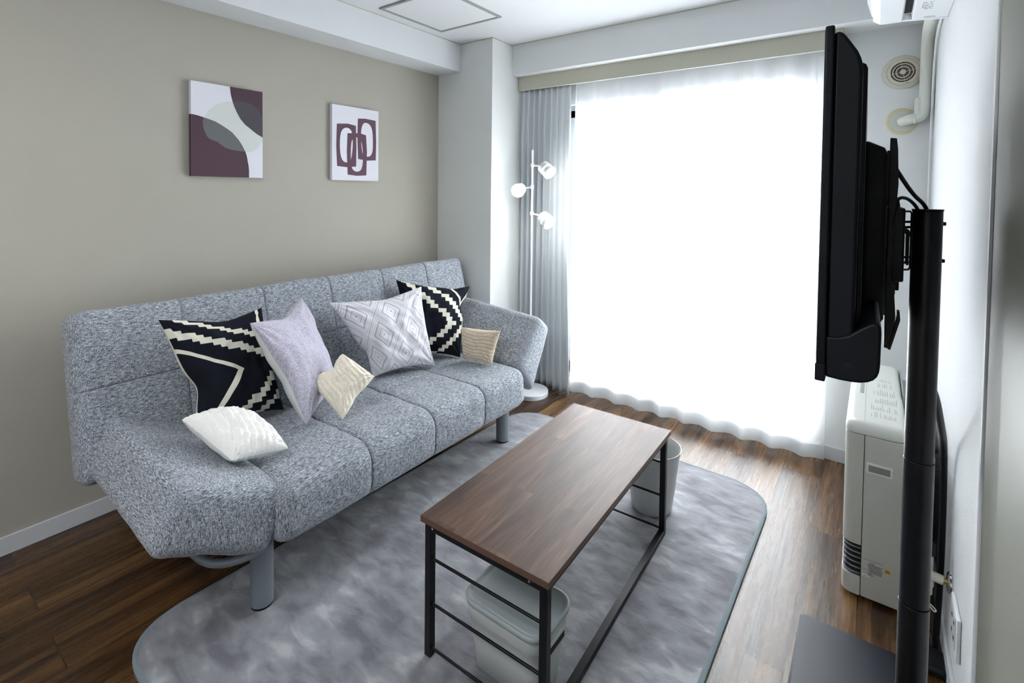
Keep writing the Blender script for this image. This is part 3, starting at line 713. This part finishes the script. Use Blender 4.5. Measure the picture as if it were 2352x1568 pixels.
# ---------------------------------------------------------------- storage box under the table
bx=empty('storage_box',(-.7975,1.14,0.012),'pale grey plastic storage box with lid under the near table end','box')
def rrect(x0,x1,y0,y1,r,n=8):
    o=[]
    for (cx,cy,a0) in ((x1-r,y0+r,-90),(x1-r,y1-r,0),(x0+r,y1-r,90),(x0+r,y0+r,180)):
        for k in range(n+1):
            a=math.radians(a0+90*k/n); o.append((cx+r*math.cos(a),cy+r*math.sin(a)))
    return o
def loft(levels,mi=0,close=False):
    m=MB(); n=len(levels[0][0]); vs=[];fs=[]
    for poly,z in levels: vs+=[(p[0],p[1],z) for p in poly]
    for k in range(len(levels)-1):
        for i in range(n): fs.append((k*n+i,k*n+(i+1)%n,(k+1)*n+(i+1)%n,(k+1)*n+i))
    fs.append(tuple(range(n))[::-1]); fs.append(tuple(range((len(levels)-1)*n,len(levels)*n)))
    return m.add(vs,fs,mi)
X0,X1,Y0,Y1=-.935,-.660,1.045,1.235
def rr(d,r): return rrect(X0+d,X1-d,Y0+d,Y1-d,r)
loft([(rr(.032,.03),.0125),(rr(.027,.035),.016),(rr(.018,.04),.10),(rr(.010,.045),.165),(rr(.007,.045),.172),(rr(.006,.045),.20),(rr(.006,.045),.206)]).build('body',M['pale_grey'],bx,angle=50)
loft([(rr(.004,.046),.206),(rr(.0,.05),.209),(rr(-.001,.05),.219),(rr(.002,.048),.223),(rr(.008,.042),.2235),(rr(.012,.04),.2200),(rr(.02,.035),.2195)]).build('lid',M['lid_grey'],bx,angle=50)
MB().rbox((X1-.0245,Y0+.045,.140),(X1-.004,Y1-.045,.182),.008).build('handle_rim',M['pale_grey'],bx)
MB().rbox((X1-.010,Y0+.055,.150),(X1-.0030,Y1-.055,.170),.006).build('handle_hole',M['slot'],bx)
# waste bin
wb=empty('waste_bin',(-.757,2.095,.012),'round light grey waste bin standing behind the far table legs','bin')
w_=MB(); w_.lathe([(.001,.002),(.078,.001),(.085,.006),(.100,.12),(.1035,.165),(.1045,.168),(.112,.235),(.118,.262),(.1195,.268),(.117,.269),(.1145,.262),(.1095,.23),(.1,.15),(.083,.01),(.001,.009)],(-.757,2.095,.012),n=72)
w_.build('bin_body',M['bin_grey'],wb,angle=50)

# ---------------------------------------------------------------- floor lamp
LX,LY=-1.862,2.790
lamp=empty('floor_lamp',(LX,LY,0),'white three-spot floor lamp standing between the sofa and grey curtain','lamp')
MB().lathe([(.001,0),(.117,0),(.120,.004),(.120,.030),(.117,.034),(.001,.036)],(LX,LY,0),n=72).build('base',M['lamp_white'],lamp)
PX,PY=LX-.008,LY+.0
MB().cyl((PX,PY,.034),(PX,PY,1.655),.0065,n=20).build('pole',M['lamp_white'],lamp)
def spot(z,side,dirv,hc,energy):
    hc=Vector(hc); d=Vector(dirv).normalized(); j=Vector((PX,PY,z))
    arm_=MB(); mid=hc-d*.050; arm_.tube([j,j.lerp(mid,.55),mid],.0055,n=10,sm=1)
    arm_.cyl(j-Vector((0,0,.012)),j+Vector((0,0,.012)),.012,n=16)
    hd=MB()
    hd.cyl(hc-d*.058,hc-d*.048,.028,.040,n=40); hd.cyl(hc-d*.048,hc-d*.012,.040,.043,n=40); hd.cyl(hc-d*.012,hc+d*.002,.030,.030,n=40); hd.cyl(hc+d*.002,hc+d*.030,.043,.0445,n=40,caps=False); hd.cyl(hc+d*.002,hc+d*.0025,.043,n=40)
    h=hd.build('spot_head',M['lamp_white'],lamp,angle=40)
    MB().cyl(hc-d*.0115,hc+d*.0015,.0385,n=40).build('glow_ring',M['ring_glow'],h)
    arm_.build('joint_arm',M['lamp_white'],h)
    MB().cyl(hc+d*.012,hc+d*.0275,.0405,n=40).build('bulb_lens',M['bulb'],h)
    l=bpy.data.lights.new('spot_glow','POINT'); l.energy=energy; l.shadow_soft_size=.03; l.color=(1,.99,.96)
    lo=bpy.data.objects.new('spot_glow',l); COL.objects.link(lo); lo.parent=h; lo.location=hc+d*.068-Vector((LX,LY,0)); lo.rotation_euler=d.to_track_quat('-Z','Y').to_euler()
spot(1.552,1,(.80,-.16,-.55),(-1.715,2.735,1.512),1.7)
spot(1.405,-1,(.40,-.89,-.15),(-1.915,2.700,1.385),2.2)
spot(1.228,1,(.80,-.16,-.55),(-1.715,2.735,1.188),1.7)

# ---------------------------------------------------------------- paintings
def canvas(y0,y1,z0,z1,label,layers,base_side):
    x0,x1=XL+.001,XL+.025
    m=MB()
    hy=(y1-y0);hz=(z1-z0)
    # body box
    m.box((x0,y0,z0),(x1,y1,z1),0)
    if base_side:
        t=base_side  # wrap of the dark paint on the near side and the lower edge
        m.add([(x0,y0-.0003,z0),(x1,y0-.0003,z0),(x1,y0-.0003,z0+hz*t),(x0,y0-.0003,z0+hz*t)],[(0,1,2,3)],1)
    k=1
    for mi,poly in layers:
        x=x1+.00025*k; k+=1
        pts=[(x,y0+min(1,max(0,u))*hy,z0+min(1,max(0,v))*hz) for u,v in poly]
        m.add(pts,[tuple(range(len(pts)))],mi)
    return m
pm=[M['canvas_white'],M['plum'],M['grey_paint'],M['dark_grey_paint'],M['pale_paint']]
tr=[(.517,1.0),(.529,.919),(.548,.86),(.58,.785),(.62,.72),(.67,.654),(.735,.60),(.811,.559),(.913,.505),(1,.473),(1,1)]
bl=[(0,.65),(.08,.643),(.159,.629),(.24,.614),(.318,.597),(.40,.566),(.489,.527),(.55,.495),(.598,.455),(.64,.42),(.682,.373),(.71,.335),(.739,.29),(.76,.24),(.772,.183),(.785,.13),(.79,.084),(.79,0),(0,0)]
blob=[(.559,.839),(.62,.85),(.685,.855),(.75,.852),(.811,.844),(.87,.825),(.913,.799),(.95,.77),(.973,.738),(1,.674),(1,.473),(.985,.416),(.95,.365),(.898,.326),(.84,.30),(.781,.294),(.69,.294),(.598,.299),(.52,.307),(.447,.324),(.39,.352),(.342,.38),(.29,.392),(.24,.403),(.201,.432),(.175,.475),(.153,.525),(.147,.577),(.159,.629),(.204,.683),(.25,.73),(.306,.771),(.36,.797),(.411,.814),(.49,.83)]
ov1=[(.159,.629),(.24,.614),(.318,.597),(.40,.566),(.489,.527),(.55,.495),(.598,.455),(.64,.42),(.682,.373),(.71,.335),(.732,.296),(.69,.294),(.598,.299),(.52,.307),(.447,.324),(.39,.352),(.342,.38),(.29,.392),(.24,.403),(.201,.432),(.175,.475),(.153,.525),(.147,.577)]
ov2=[(.556,.84),(.62,.85),(.685,.855),(.75,.852),(.811,.844),(.87,.825),(.913,.799),(.95,.77),(.973,.738),(1,.674),(1,.473),(.913,.505),(.811,.559),(.735,.60),(.67,.654),(.62,.72),(.58,.785)]
c1=canvas(.9943,1.3267,1.430,1.872,'',[(4,blob),(1,tr),(1,bl),(2,ov1),(3,ov2)],.65)
tag(c1.build('wall_canvas',pm,smooth=False),'larger canvas print with overlapping plum and grey curved shapes on beige wall','painting')
f1o=[(.093,.749),(.32,.767),(.491,.752),(.503,.46),(.497,.192),(.29,.178),(.099,.187),(.081,.449)]
f1i=[(.278,.716),(.371,.7),(.416,.646),(.428,.456),(.383,.251),(.302,.235),(.201,.262),(.156,.377),(.156,.58),(.192,.673)]
f2o=[(.533,.856),(.695,.869),(.931,.86),(.946,.555),(.937,.296),(.731,.284),(.539,.3),(.521,.6)]
f2i=[(.707,.819),(.814,.79),(.865,.7),(.874,.483),(.856,.386),(.796,.341),(.71,.341),(.632,.368),(.602,.533),(.599,.679),(.632,.788)]
f3o=[(.311,.637),(.578,.657),(.713,.637),(.734,.406),(.722,.077),(.518,.065),(.317,.079),(.299,.384)]
f3i=[(.485,.598),(.59,.585),(.638,.467),(.65,.269),(.614,.147),(.527,.12),(.455,.129),(.392,.178),(.377,.334),(.389,.519),(.422,.567)]
def ringfaces(m,outer,inner,x,y0,y1,z0,z1,mi):
    # ring polygon between two outlines sampled by angle
    cu=sum(p[0] for p in inner)/len(inner); cv_=sum(p[1] for p in inner)/len(inner)
    def hit(poly,a):
        dx,dy=math.cos(a),math.sin(a); best=None
        for i in range(len(poly)):
            p,q=poly[i],poly[(i+1)%len(poly)]; ex,ey=q[0]-p[0],q[1]-p[1]; den=dx*ey-dy*ex
            if abs(den)<1e-12: continue
            t=((p[0]-cu)*ey-(p[1]-cv_)*ex)/den; s=((p[0]-cu)*dy-(p[1]-cv_)*dx)/den
            if t>0 and -1e-9<=s<=1+1e-9 and (best is None or t>best): best=t
        return (cu+dx*best,cv_+dy*best)
    angs=sorted([2*math.pi*k/96 for k in range(96)]+[math.atan2(p[1]-cv_,p[0]-cu)%(2*math.pi) for p in outer])
    n=len(angs); V=[];
    for poly in (outer,inner):
        for a in angs:
            u,v=hit(poly,a); V.append((x,y0+u*(y1-y0),z0+v*(z1-z0)))
    m.add(V,[(i,(i+1)%n,n+(i+1)%n,n+i) for i in range(n)],mi)
Y2=(1.7346,2.0692,1.4305,1.8729)
c2=canvas(*Y2,'',[],0)
def smooth_poly(p,it=2):
    for _ in range(it): p=[q for i in range(len(p)) for q in ((p[i][0]*.75+p[(i+1)%len(p)][0]*.25,p[i][1]*.75+p[(i+1)%len(p)][1]*.25),(p[i][0]*.25+p[(i+1)%len(p)][0]*.75,p[i][1]*.25+p[(i+1)%len(p)][1]*.75))]
    return p
for k,(o_,i_) in enumerate(((f1o,f1i),(f2o,f2i),(f3o,f3i))): ringfaces(c2,o_,smooth_poly(i_),XL+.025+.0003*(k+1),*Y2,1)
tag(c2.build('wall_canvas',[M['canvas_white'],M['plum_light']],smooth=False),'white canvas print with three interlocking mauve rounded loops on beige wall','painting')

# ---------------------------------------------------------------- ceiling hatch
hx0,hx1,hy0,hy1=-2.29,-1.80,1.845,2.345
hat=empty('ceiling_hatch',((hx0+hx1)/2,(hy0+hy1)/2,H),'square access hatch with grey frame in the ceiling','hatch')
hf=MB(); w_=.018; z=H-.008
hf.box((hx0,hy0,z),(hx0+w_,hy1,H)); hf.box((hx1-w_,hy0,z),(hx1,hy1,H)); hf.box((hx0+w_,hy0,z),(hx1-w_,hy0+w_,H)); hf.box((hx0+w_,hy1-w_,z),(hx1-w_,hy1,H))
M['hatch_frame']=mat('hatch_aluminium',rgb(150,156,153),.5)
hf.build('frame',M['hatch_frame'],hat,smooth=False,bevel=.002)
MB().box((hx0+w_+.003,hy0+w_+.003,H-.005),(hx1-w_-.003,hy1-w_-.003,H-.001)).build('panel',M['ceiling'],hat,smooth=False)
MB().cyl((hx1-.055,hy1-.009,z-.002),(hx1-.055,hy1-.009,z),.006,n=16).build('latch',M['chrome'],hat)

# ---------------------------------------------------------------- vents and pipe on the far wall
vt=empty('air_vent',(.088,YF,1.968),'round cream air vent with concentric rings on the far wall','vent')
yv=YF
MB().lathe([(.0805,0),(.0805,-.006),(.077,-.010),(.064,-.013),(.0625,-.011),(.061,-.013),(.048,-.014),(.0475,-.006),(.0475,-.001)],(.088,yv,1.968),axis='y',n=72).build('rim',M['cream_plastic'],vt,angle=40)
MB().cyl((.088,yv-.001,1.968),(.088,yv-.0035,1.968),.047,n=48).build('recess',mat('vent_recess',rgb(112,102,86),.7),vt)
for r0,r1 in ((.037,.041),(.024,.028)):
    MB().lathe([(r1,-.004),(r1,-.013),(r0,-.013),(r0,-.004)],(.088,yv,1.968),axis='y',n=64,closed=True).build('ring',M['cream_plastic'],vt,angle=40)
MB().lathe([(.001,-.014),(.010,-.014),(.012,-.012),(.012,-.004),(.001,-.003)][::-1],(.088,yv,1.968),axis='y',n=32).build('hub',M['cream_plastic'],vt,angle=40)
for a in (10,100):
    ca,sa=math.cos(math.radians(a)),math.sin(math.radians(a)); t=MB()
    t.tube([(.088-ca*.0475,yv-.009,1.968-sa*.0475),(.088+ca*.0475,yv-.009,1.968+sa*.0475)],.0012,n=8); t.build('spoke',M['cream_plastic'],vt)
mk=MB(); mk.box((.098,yv-.0142,1.914),(.113,yv-.0135,1.917)); mk.build('maker_mark',M['ink_grey'],vt,smooth=False)
hc=empty('pipe_hole_cover',(.088,YF,1.733),'round yellowed pipe sleeve cover on the far wall below the air vent','cover')
MB().lathe([(.001,-.005),(.048,-.005),(.050,-.003),(.050,0)][::-1],(.088,yv,1.733),axis='y',n=56).build('cap',M['vent_cover'],hc)
MB().lathe([(.049,0),(.049,-.006),(.058,-.006),(.063,-.002),(.064,0)],(.088,yv,1.733),axis='y',n=56,closed=True).build('putty_ring',M['putty'],hc)
pp=empty('air_conditioner_pipe',(.165,3.0,1.75),'white taped pipe bending down from the air conditioner into the wall','pipe')
MB().tube([(.17,2.50,2.13),(.17,2.70,2.135),(.172,2.90,2.13),(.172,2.985,2.09),(.172,3.000,2.00),(.172,3.003,1.80),(.168,3.003,1.76),(.15,3.003,1.742),(.12,3.006,1.737),(.09,3.046,1.732)],.0235,n=24,sm=3).build('pipe_body',M['tape'],pp)
for z_ in (2.045,2.035,2.02): MB().lathe([(.0238,-.001),(.0246,0),(.0238,.001)],(.172,3.0015,z_),n=32,closed=False).build('tape_wrap',M['tape'],pp)
MB().tube([(.150,3.003,1.83),(.150,3.001,1.78),(.148,3.0,1.755)],.017,n=16,sm=1).build('tape_patch',M['vent_cover'],pp)
MB().lathe([(.024,-.004),(.0262,0),(.024,.004)],(.135,3.004,1.739),axis='x',n=32).build('collar',M['tape'],pp)
tag(MB().tube([(.197,2.56,2.10),(.197,2.75,2.11),(.196,2.90,2.06),(.196,2.97,1.9),(.196,3.0,1.6),(.197,3.01,1.3),(.197,3.01,.7)],.005,n=10,sm=3).build('wall_cable',M['white_plastic']),'thin white cable running down the corner beside the taped pipe','cable')

# ---------------------------------------------------------------- air conditioner
ac=empty('air_conditioner',(.20,2.15,2.06),'white wall air conditioner mounted high on the right wall above the taped pipe','air conditioner')
prof=[(.2045,2.36),(-.005,2.36),(-.040,2.33),(-.052,2.25),(-.050,2.165),(-.036,2.115),(-.012,2.090),(.0,2.084),(.066,2.082),(.072,2.095),(.092,2.095),(.096,2.071),(.2045,2.064)]
MB().prism(prof,'y',1.76,2.535).build('body',M['white_plastic'],ac,smooth=False,bevel=.003)
cap=[(.2045,2.362),(-.002,2.362),(-.038,2.332),(-.050,2.25),(-.048,2.165),(-.034,2.113),(-.010,2.088),(.06,2.074),(.2045,2.061)]
MB().prism(cap,'y',2.532,2.556).build('end_cap',M['white_plastic'],ac,smooth=False,bevel=.004)
MB().prism([(.0695,2.090),(.0945,2.090),(.0935,2.0945),(.0705,2.0945)],'y',1.78,2.50).build('louver_slot',M['slot'],ac,smooth=False)
MB().prism([(-.030,2.090),(-.005,2.072),(.064,2.070),(.066,2.081),(-.012,2.089)],'y',1.80,2.545).build('louver_flap',M['white_plastic'],ac,smooth=False,bevel=.0015)
st=MB()
for j in range(6):
    for i in range(9):
        if random.random()<.6: st.box((.118+i*.0035,2.335+j*.007,2.0655-.0009-(.118+i*.0035-.096)*.065+.004),(.1205+i*.0035,2.339+j*.007,2.0662-.0009-(.118+i*.0035-.096)*.065+.005))
ob=MB(); 
lb=MB(); lb.box((.108,2.32,2.0655),(.160,2.41,2.0700)); 
def under(x): return 2.071-(x-.096)*(.007/.1085)
dots=MB()
for j in range(9):
    for i in range(8):
        if random.random()<.62:
            x_=.118+i*.004; dots.box((x_,2.325+j*.010,under(x_)-.0006),(x_+.0026,2.330+j*.010,under(x_)-.0001))
dots.build('rating_label',M['ink_grey'],ac,smooth=False)
ov=MB()
for k in range(28):
    a=2*math.pi*k/28; x_=.148+.016*math.cos(a); y__=2.515+.010*math.sin(a); ov.box((x_-.0012,y__-.0009,under(x_)-.0006),(x_+.0012,y__+.0009,under(x_)+.0005))
for k in range(4): x_=.141+.0035*k; ov.box((x_,2.5125,under(x_)-.0006),(x_+.002,2.5175,under(x_)))
ov.build('oval_mark',M['ink_grey'],ac,smooth=False)

# ---------------------------------------------------------------- television
tv=empty('television',(-.02,1.45,1.05),'flat black television seen edge-on from behind, mounted on the black stand','television')
ya,yb=.960,1.925
def tvrot(o):
    for v in o.data.vertices: v.co.x-=(v.co.y+o.parent.location.y-.96)*.013
    return o
def tvback(poly,y0,y1,name,m_,bev=.006,ins=0):
    return tvrot(MB().prism(poly,'y',y0,y1).build(name,m_,tv,smooth=True,bevel=bev,seg=4,angle=50))
tvrot(MB().rbox((-.0735,ya-.004,1.0765),(-.0605,yb+.004,1.650),.003).build('bezel',M['black_plastic'],tv))
tvrot(MB().box((-.0745,ya+.008,1.09),(-.0734,yb-.008,1.645)).build('screen',M['slot'],tv,smooth=False))
tvback([(-.061,1.082),(-.044,1.088),(-.030,1.110),(-.0225,1.15),(-.0213,1.572),(-.0222,1.584),(-.0248,1.595),(-.029,1.606),(-.041,1.626),(-.046,1.634),(-.050,1.6385),(-.054,1.6405),(-.061,1.641)],ya+.003,yb-.003,'back_cover',M['black_plastic'])
tvback([(-.023,1.14),(-.017,1.15),(-.0155,1.17),(-.0155,1.585),(-.018,1.592),(-.024,1.596)],ya+.045,yb-.045,'back_step',M['black_plastic'])
tvback([(-.018,1.12),(.012,1.125),(.020,1.14),(.020,1.455),(.014,1.468),(-.018,1.485)],ya+.22,yb-.22,'rear_housing',M['black_plastic_matte'],.01)
# lower speaker box, top corner rounded down into the back cover
lowp=[(-.061,1.0785),(-.040,1.0768),(-.024,1.0770),(-.012,1.0785),(-.003,1.0815),(.004,1.086),(.0085,1.092),(.011,1.100),(.012,1.110),(.0125,1.160),(.012,1.170),(.008,1.178),(0,1.176),(-.014,1.166),(-.030,1.152),(-.045,1.146),(-.061,1.1455)]
tvback(lowp,ya+.0,yb-.0,'speaker_box',M['black_plastic'],.004)
MB().cyl((-.030,ya-.0008,1.104),(-.030,ya+.001,1.104),.0052,n=24).build('screw_hole',M['slot'],tv)
MB().rbox((-.0745,ya-.006,1.0715),(-.0600,ya+.03,1.100),.002).build('corner_foot',M['black_plastic'],tv)

# ---------------------------------------------------------------- television stand
PXc,PYc=.0945,1.46
stn=empty('television_stand',(PXc,PYc,0),'tall black tube television stand with dark base plate beside the right wall','stand')
bp_=loft([(rrect(-.165,.150,1.06,1.855,.012),.0005),(rrect(-.165,.150,1.06,1.855,.012),.008),(rrect(-.158,.145,1.067,1.848,.010),.0145)])
bp_.build('base_plate',M['base_black'],stn,angle=20)
zs=[(.0145,.440,.0290),(.442,.775,.0284),(.776,1.343,.0275)]
for a,b_,r in zs:
    MB().cyl((PXc,PYc,a),(PXc,PYc,b_),r,n=56).build('pole_section',M['pole'],stn,bevel=.0012)
MB().cyl((PXc,PYc,1.343),(PXc,PYc,1.347),.0285,n=56).build('pole_cap',M['pole'],stn)
for z in (1.315,1.232,.800,.765,.425,.385):
    MB().cyl((PXc+.0255,PYc+.006,z),(PXc+.0325,PYc+.007,z),.0048,.004,n=16).build('bolt',M['black_plastic_matte'],stn)
# bracket behind the television
MB().box((.0215,1.27,1.255),(.026,1.66,1.350)).build('cross_plate',M['black_metal'],stn,smooth=False,bevel=.001)
for y_ in (1.285,1.635):
    m_=MB(); m_.prism([(.0205,1.065),(.030,1.063),(.038,1.13),(.034,1.19),(.0285,1.20),(.0285,1.33),(.034,1.36),(.036,1.40),(.0335,1.47),(.031,1.4925),(.0205,1.494)],'y',y_-.012,y_+.012)
    m_.build('mount_arm',M['black_metal'],stn,smooth=False,bevel=.001)
    MB().prism([(.027,1.062),(.0315,1.062),(.046,1.125),(.0445,1.142),(.040,1.142),(.0405,1.132)],'y',y_-.013,y_+.011).build('hook_lever',M['black_metal'],stn,smooth=False,bevel=.0008)
MB().rbox((.0265,1.36,1.19),(.052,1.52,1.350),.004).build('mount_box',M['black_metal'],stn)
MB().rbox((.030,1.40,1.165),(.046,1.50,1.192),.003).build('mount_box_foot',M['black_metal'],stn)
pl=MB(); pl.tube([(.050,1.395,1.3425),(.061,1.405,1.3425),(.065,1.415,1.338),(.065,1.415,1.218),(.061,1.405,1.2135),(.050,1.395,1.2135)],.0022,n=8); pl.build('mount_strap',M['black_metal'],stn)
MB().rbox((.058,1.43,1.22),(.063,1.50,1.30),.002).build('pole_plate',M['black_metal'],stn)
for z in (1.318,1.306,1.238,1.226):
    MB().cyl((.051,1.425,z),(.066,1.445,z),.0028,n=10).build('bolt',M['black_metal'],stn)
MB().tube([(.050,1.43,1.302),(.066,1.44,1.288)],.005,n=10).build('lock_lever',M['black_metal'],stn)
MB().rbox((.150,1.84,.001),(.198,1.935,.026),.010).build('stabiliser_foot',M['black_plastic_matte'],stn)
MB().box((.120,1.845,.002),(.155,1.87,.012)).build('foot_link',M['black_plastic_matte'],stn,smooth=False)
# cables
tag(MB().tube([(.030,1.30,1.435),(.040,1.33,1.418),(.066,1.40,1.378),(.088,1.445,1.358),(.096,1.46,1.335)],.0042,n=12,sm=3).build('cable',M['black_plastic']),'upper black cable sloping from the television into the pole top','cable',group='cables entering the stand pole')
tag(MB().tube([(.024,1.335,1.20),(.026,1.335,1.29),(.031,1.34,1.338),(.040,1.355,1.352),(.036,1.36,1.368),(.046,1.375,1.374),(.060,1.41,1.368),(.074,1.44,1.352),(.080,1.45,1.335)],.0036,n=12,sm=3).build('cable',M['black_plastic']),'lower black cable looping over the mount box into the pole top','cable',group='cables entering the stand pole')
tag(MB().tube([(.110,1.57,.93),(.132,1.62,.885),(.160,1.78,.75),(.182,1.93,.645),(.186,1.952,.45),(.186,1.952,.25),(.180,1.952,.008)],.0085,n=14,sm=3).build('power_cord',M['black_plastic']),'thick black cord hanging beside the right wall behind the stand pole','cord')

# ---------------------------------------------------------------- gas fan heater
ht=empty('gas_heater',(.06,2.45,0),'cream box-shaped gas fan heater standing by the right wall under the television','heater')
hy0,hy1=2.05,2.82
MB().rbox((-.009,hy0,.012),(.102,hy1,.566),.004).build('side_panel',M['heater'],ht)
fpoly=[(-.0105,0)]
def front_profile(z0,z1,name,m_,inset=0):
    # plan outline of the curved front
    pl_=[(-.0105,hy0+inset)]
    for k in range(9):
        a=math.radians(90*k/8); pl_.append((-.030-.034*math.sin(a)+inset, hy0+.030-.030*math.cos(a)+inset))
    pl_+=[(-.064+inset,hy1-.03),(-.055,hy1-.008),(-.035,hy1),(-.0105,hy1)]
    return MB().prism(pl_,'z',z0,z1).build(name,m_,ht,bevel=.0015,angle=30)
front_profile(.186,.566,'front_panel',M['heater'])
front_profile(.012,.076,'lower_front',M['heater'])
front_profile(.076,.186,'grille_recess',M['slot'],.008)
for k in range(6):
    z_=.084+k*.0175; front_profile(z_,z_+.0045,'louver_blade',M['grille'],.0015)
# rounded lid
lp=rrect(-.064,.102,hy0,hy1,.030)
def lidpoly(d): return [(min(p[0],.102-d),p[1]) for p in rrect(-.064+d,.102-d,hy0+d,hy1-d,.028)]
loft([(lidpoly(.001),.568),(lidpoly(0),.570),(lidpoly(0),.590),(lidpoly(.004),.600),(lidpoly(.012),.606),(lidpoly(.022),.608)]).build('lid',M['heater_top'],ht,angle=60)
MB().box((-.0125,hy0+.02,.6078),(-.0105,hy1-.02,.6086)).build('lid_seam',M['heater'],ht,smooth=False)
MB().rbox((-.032,2.36,.605),(-.018,2.80,.6095),.002).build('control_strip',M['heater_grey'],ht)
rnd=random.Random(4)
for (yy,x_a,x_b,L_) in ((2.13,.006,.082,.055),(2.20,.006,.082,.055),(2.28,.012,.080,.07),(2.37,.012,.078,.07),(2.47,.020,.072,.06),(2.55,.020,.070,.03)):
    x_=x_a; txt=MB()
    while x_<x_b:
        if rnd.random()<.85:
            l=L_*(.4+.6*rnd.random()); q=yy
            while q<yy+l:
                d_=.004+.004*rnd.random(); txt.box((x_,q,.6079),(x_+.0016,q+d_,.6083)); q+=d_+.0022
        x_+=.0052
    txt.build('instruction_text',M['ink_grey'],ht,smooth=False)
# side handle
hd=MB(); hd.rbox((-.003,hy0-.003,.442),(.068,hy0+.002,.478),.002); hd.build('handle_rim',M['heater_top'],ht)
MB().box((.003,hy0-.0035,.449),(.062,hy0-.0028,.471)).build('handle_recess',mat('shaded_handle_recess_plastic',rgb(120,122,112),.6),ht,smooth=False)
lbm=MB()
for j,(x_a,x_b) in enumerate(((.015,.028),(.010,.048),(.010,.046),(.012,.050),(.012,.050),(.014,.046),(.014,.046),(.010,.024),(.010,.024))):
    z_=.136-.0052*j; x_=x_a
    while x_<x_b:
        d_=.0015+.002*rnd.random(); lbm.box((x_,hy0-.0006,z_),(x_+d_,hy0-.0001,z_+.0022)); x_+=d_+.0012
lbm.box((-.004,hy0-.0006,.1455),(.050,hy0-.0001,.1462)); lbm.box((-.004,hy0-.0006,.112),(.050,hy0-.0001,.1125))
lbm.build('rating_print',M['ink'],ht,smooth=False)
MB().box((.054,hy0-.0008,.120),(.072,hy0-.0001,.137)).build('yellow_sticker',M['yellow'],ht,smooth=False)
bmk=MB()
for k in range(4): bmk.box((.0575+.003*k,hy0-.0012,.1245),(.0595+.003*k,hy0-.0007,.1325))
bmk.build('sticker_mark',M['blue_mark'],ht,smooth=False)
MB().rbox((-.004,hy0-.0009,.0865),(.014,hy0+.001,.0935),.0008).build('white_sticker',M['label_white'],ht)
sm_=MB()
for k in range(3): sm_.box((-.001+.0045*k,hy0-.0013,.0885),(.0015+.0045*k,hy0-.0008,.0915))
sm_.build('sticker_mark',M['ink'],ht,smooth=False)
# rear part of the heater and its filter cover
MB().rbox((.104,hy0+.02,.02),(.150,hy1-.02,.560),.004).build('rear_case',M['heater_grey'],ht)
MB().prism([(.103,.612),(.108,.604),(.112,.57),(.112,.30),(.103,.30)],'y',2.42,2.78).build('filter_cover',M['heater_grey'],ht,smooth=False,bevel=.002)
MB().rbox((.150,2.085,.22),(.176,2.6,.535),.006).build('duct_cover',M['heater_grey'],ht)

# gas tap
gt=empty('gas_tap',(.2045,1.906,.25),'chrome and cream gas tap on the right wall behind the stand pole','tap')
MB().lathe([(.001,0),(.030,0),(.0295,-.004),(.022,-.008),(.012,-.009),(.001,-.009)],(XR-.0002,1.906,.252),axis='x',n=40).build('wall_flange',M['chrome'],gt,angle=40)
MB().cyl((XR-.008,1.906,.252),(XR-.020,1.906,.252),.008,n=20).build('nut',M['brass'],gt)
v=MB(); v.tube([(XR-.018,1.906,.252),(XR-.045,1.906,.256),(XR-.055,1.906,.268)],.013,n=18,sm=1); v.cyl((XR-.052,1.906,.20),(XR-.052,1.906,.315),.012,n=20); v.cyl((XR-.052,1.906,.225),(XR-.052,1.906,.245),.015,n=20); v.build('valve_body',M['cream_plastic'],gt)
MB().rbox((XR-.066,1.895,.315),(XR-.036,1.92,.350),.006).build('valve_knob',M['slot'],gt)
MB().tube([(XR-.052,1.906,.20),(XR-.050,1.90,.17),(XR-.035,1.89,.158),(XR-.030,1.892,.165),(XR-.045,1.90,.172)],.0018,n=8,sm=2).build('cap_strap',M['cream_plastic'],gt)
# power outlet
ou=empty('wall_outlet',(XR,1.745,.235),'white double power outlet plate low on the right wall','outlet')
MB().rbox((XR-.009,1.685,.178),(XR-.0003,1.805,.292),.003).build('cover_plate',M['white_plastic'],ou)
MB().rbox((XR-.0105,1.708,.192),(XR-.008,1.782,.278),.001).build('socket_face',M['pale_grey'],ou)
for y_ in (1.727,1.763):
    for z in (.215,.255):
        s2=MB(); s2.box((XR-.0112,y_-.005,z-.005),(XR-.0104,y_-.003,z+.005)); s2.box((XR-.0112,y_+.003,z-.005),(XR-.0104,y_+.005,z+.005)); s2.build('socket_slot',M['slot'],ou,smooth=False)

# added glowing fixture for the fill light, out of view behind the camera
cl=empty('added_fill_lamp',(-1.2,-.55,H),'added round white fill lamp on the ceiling, unseen behind the camera','lamp')
MB().lathe([(.001,0),(.26,0),(.27,-.02),(.26,-.05),(.001,-.055)][::-1],(-1.2,-.55,H-.001),n=48).build('diffuser',M['fill_diff'],cl)
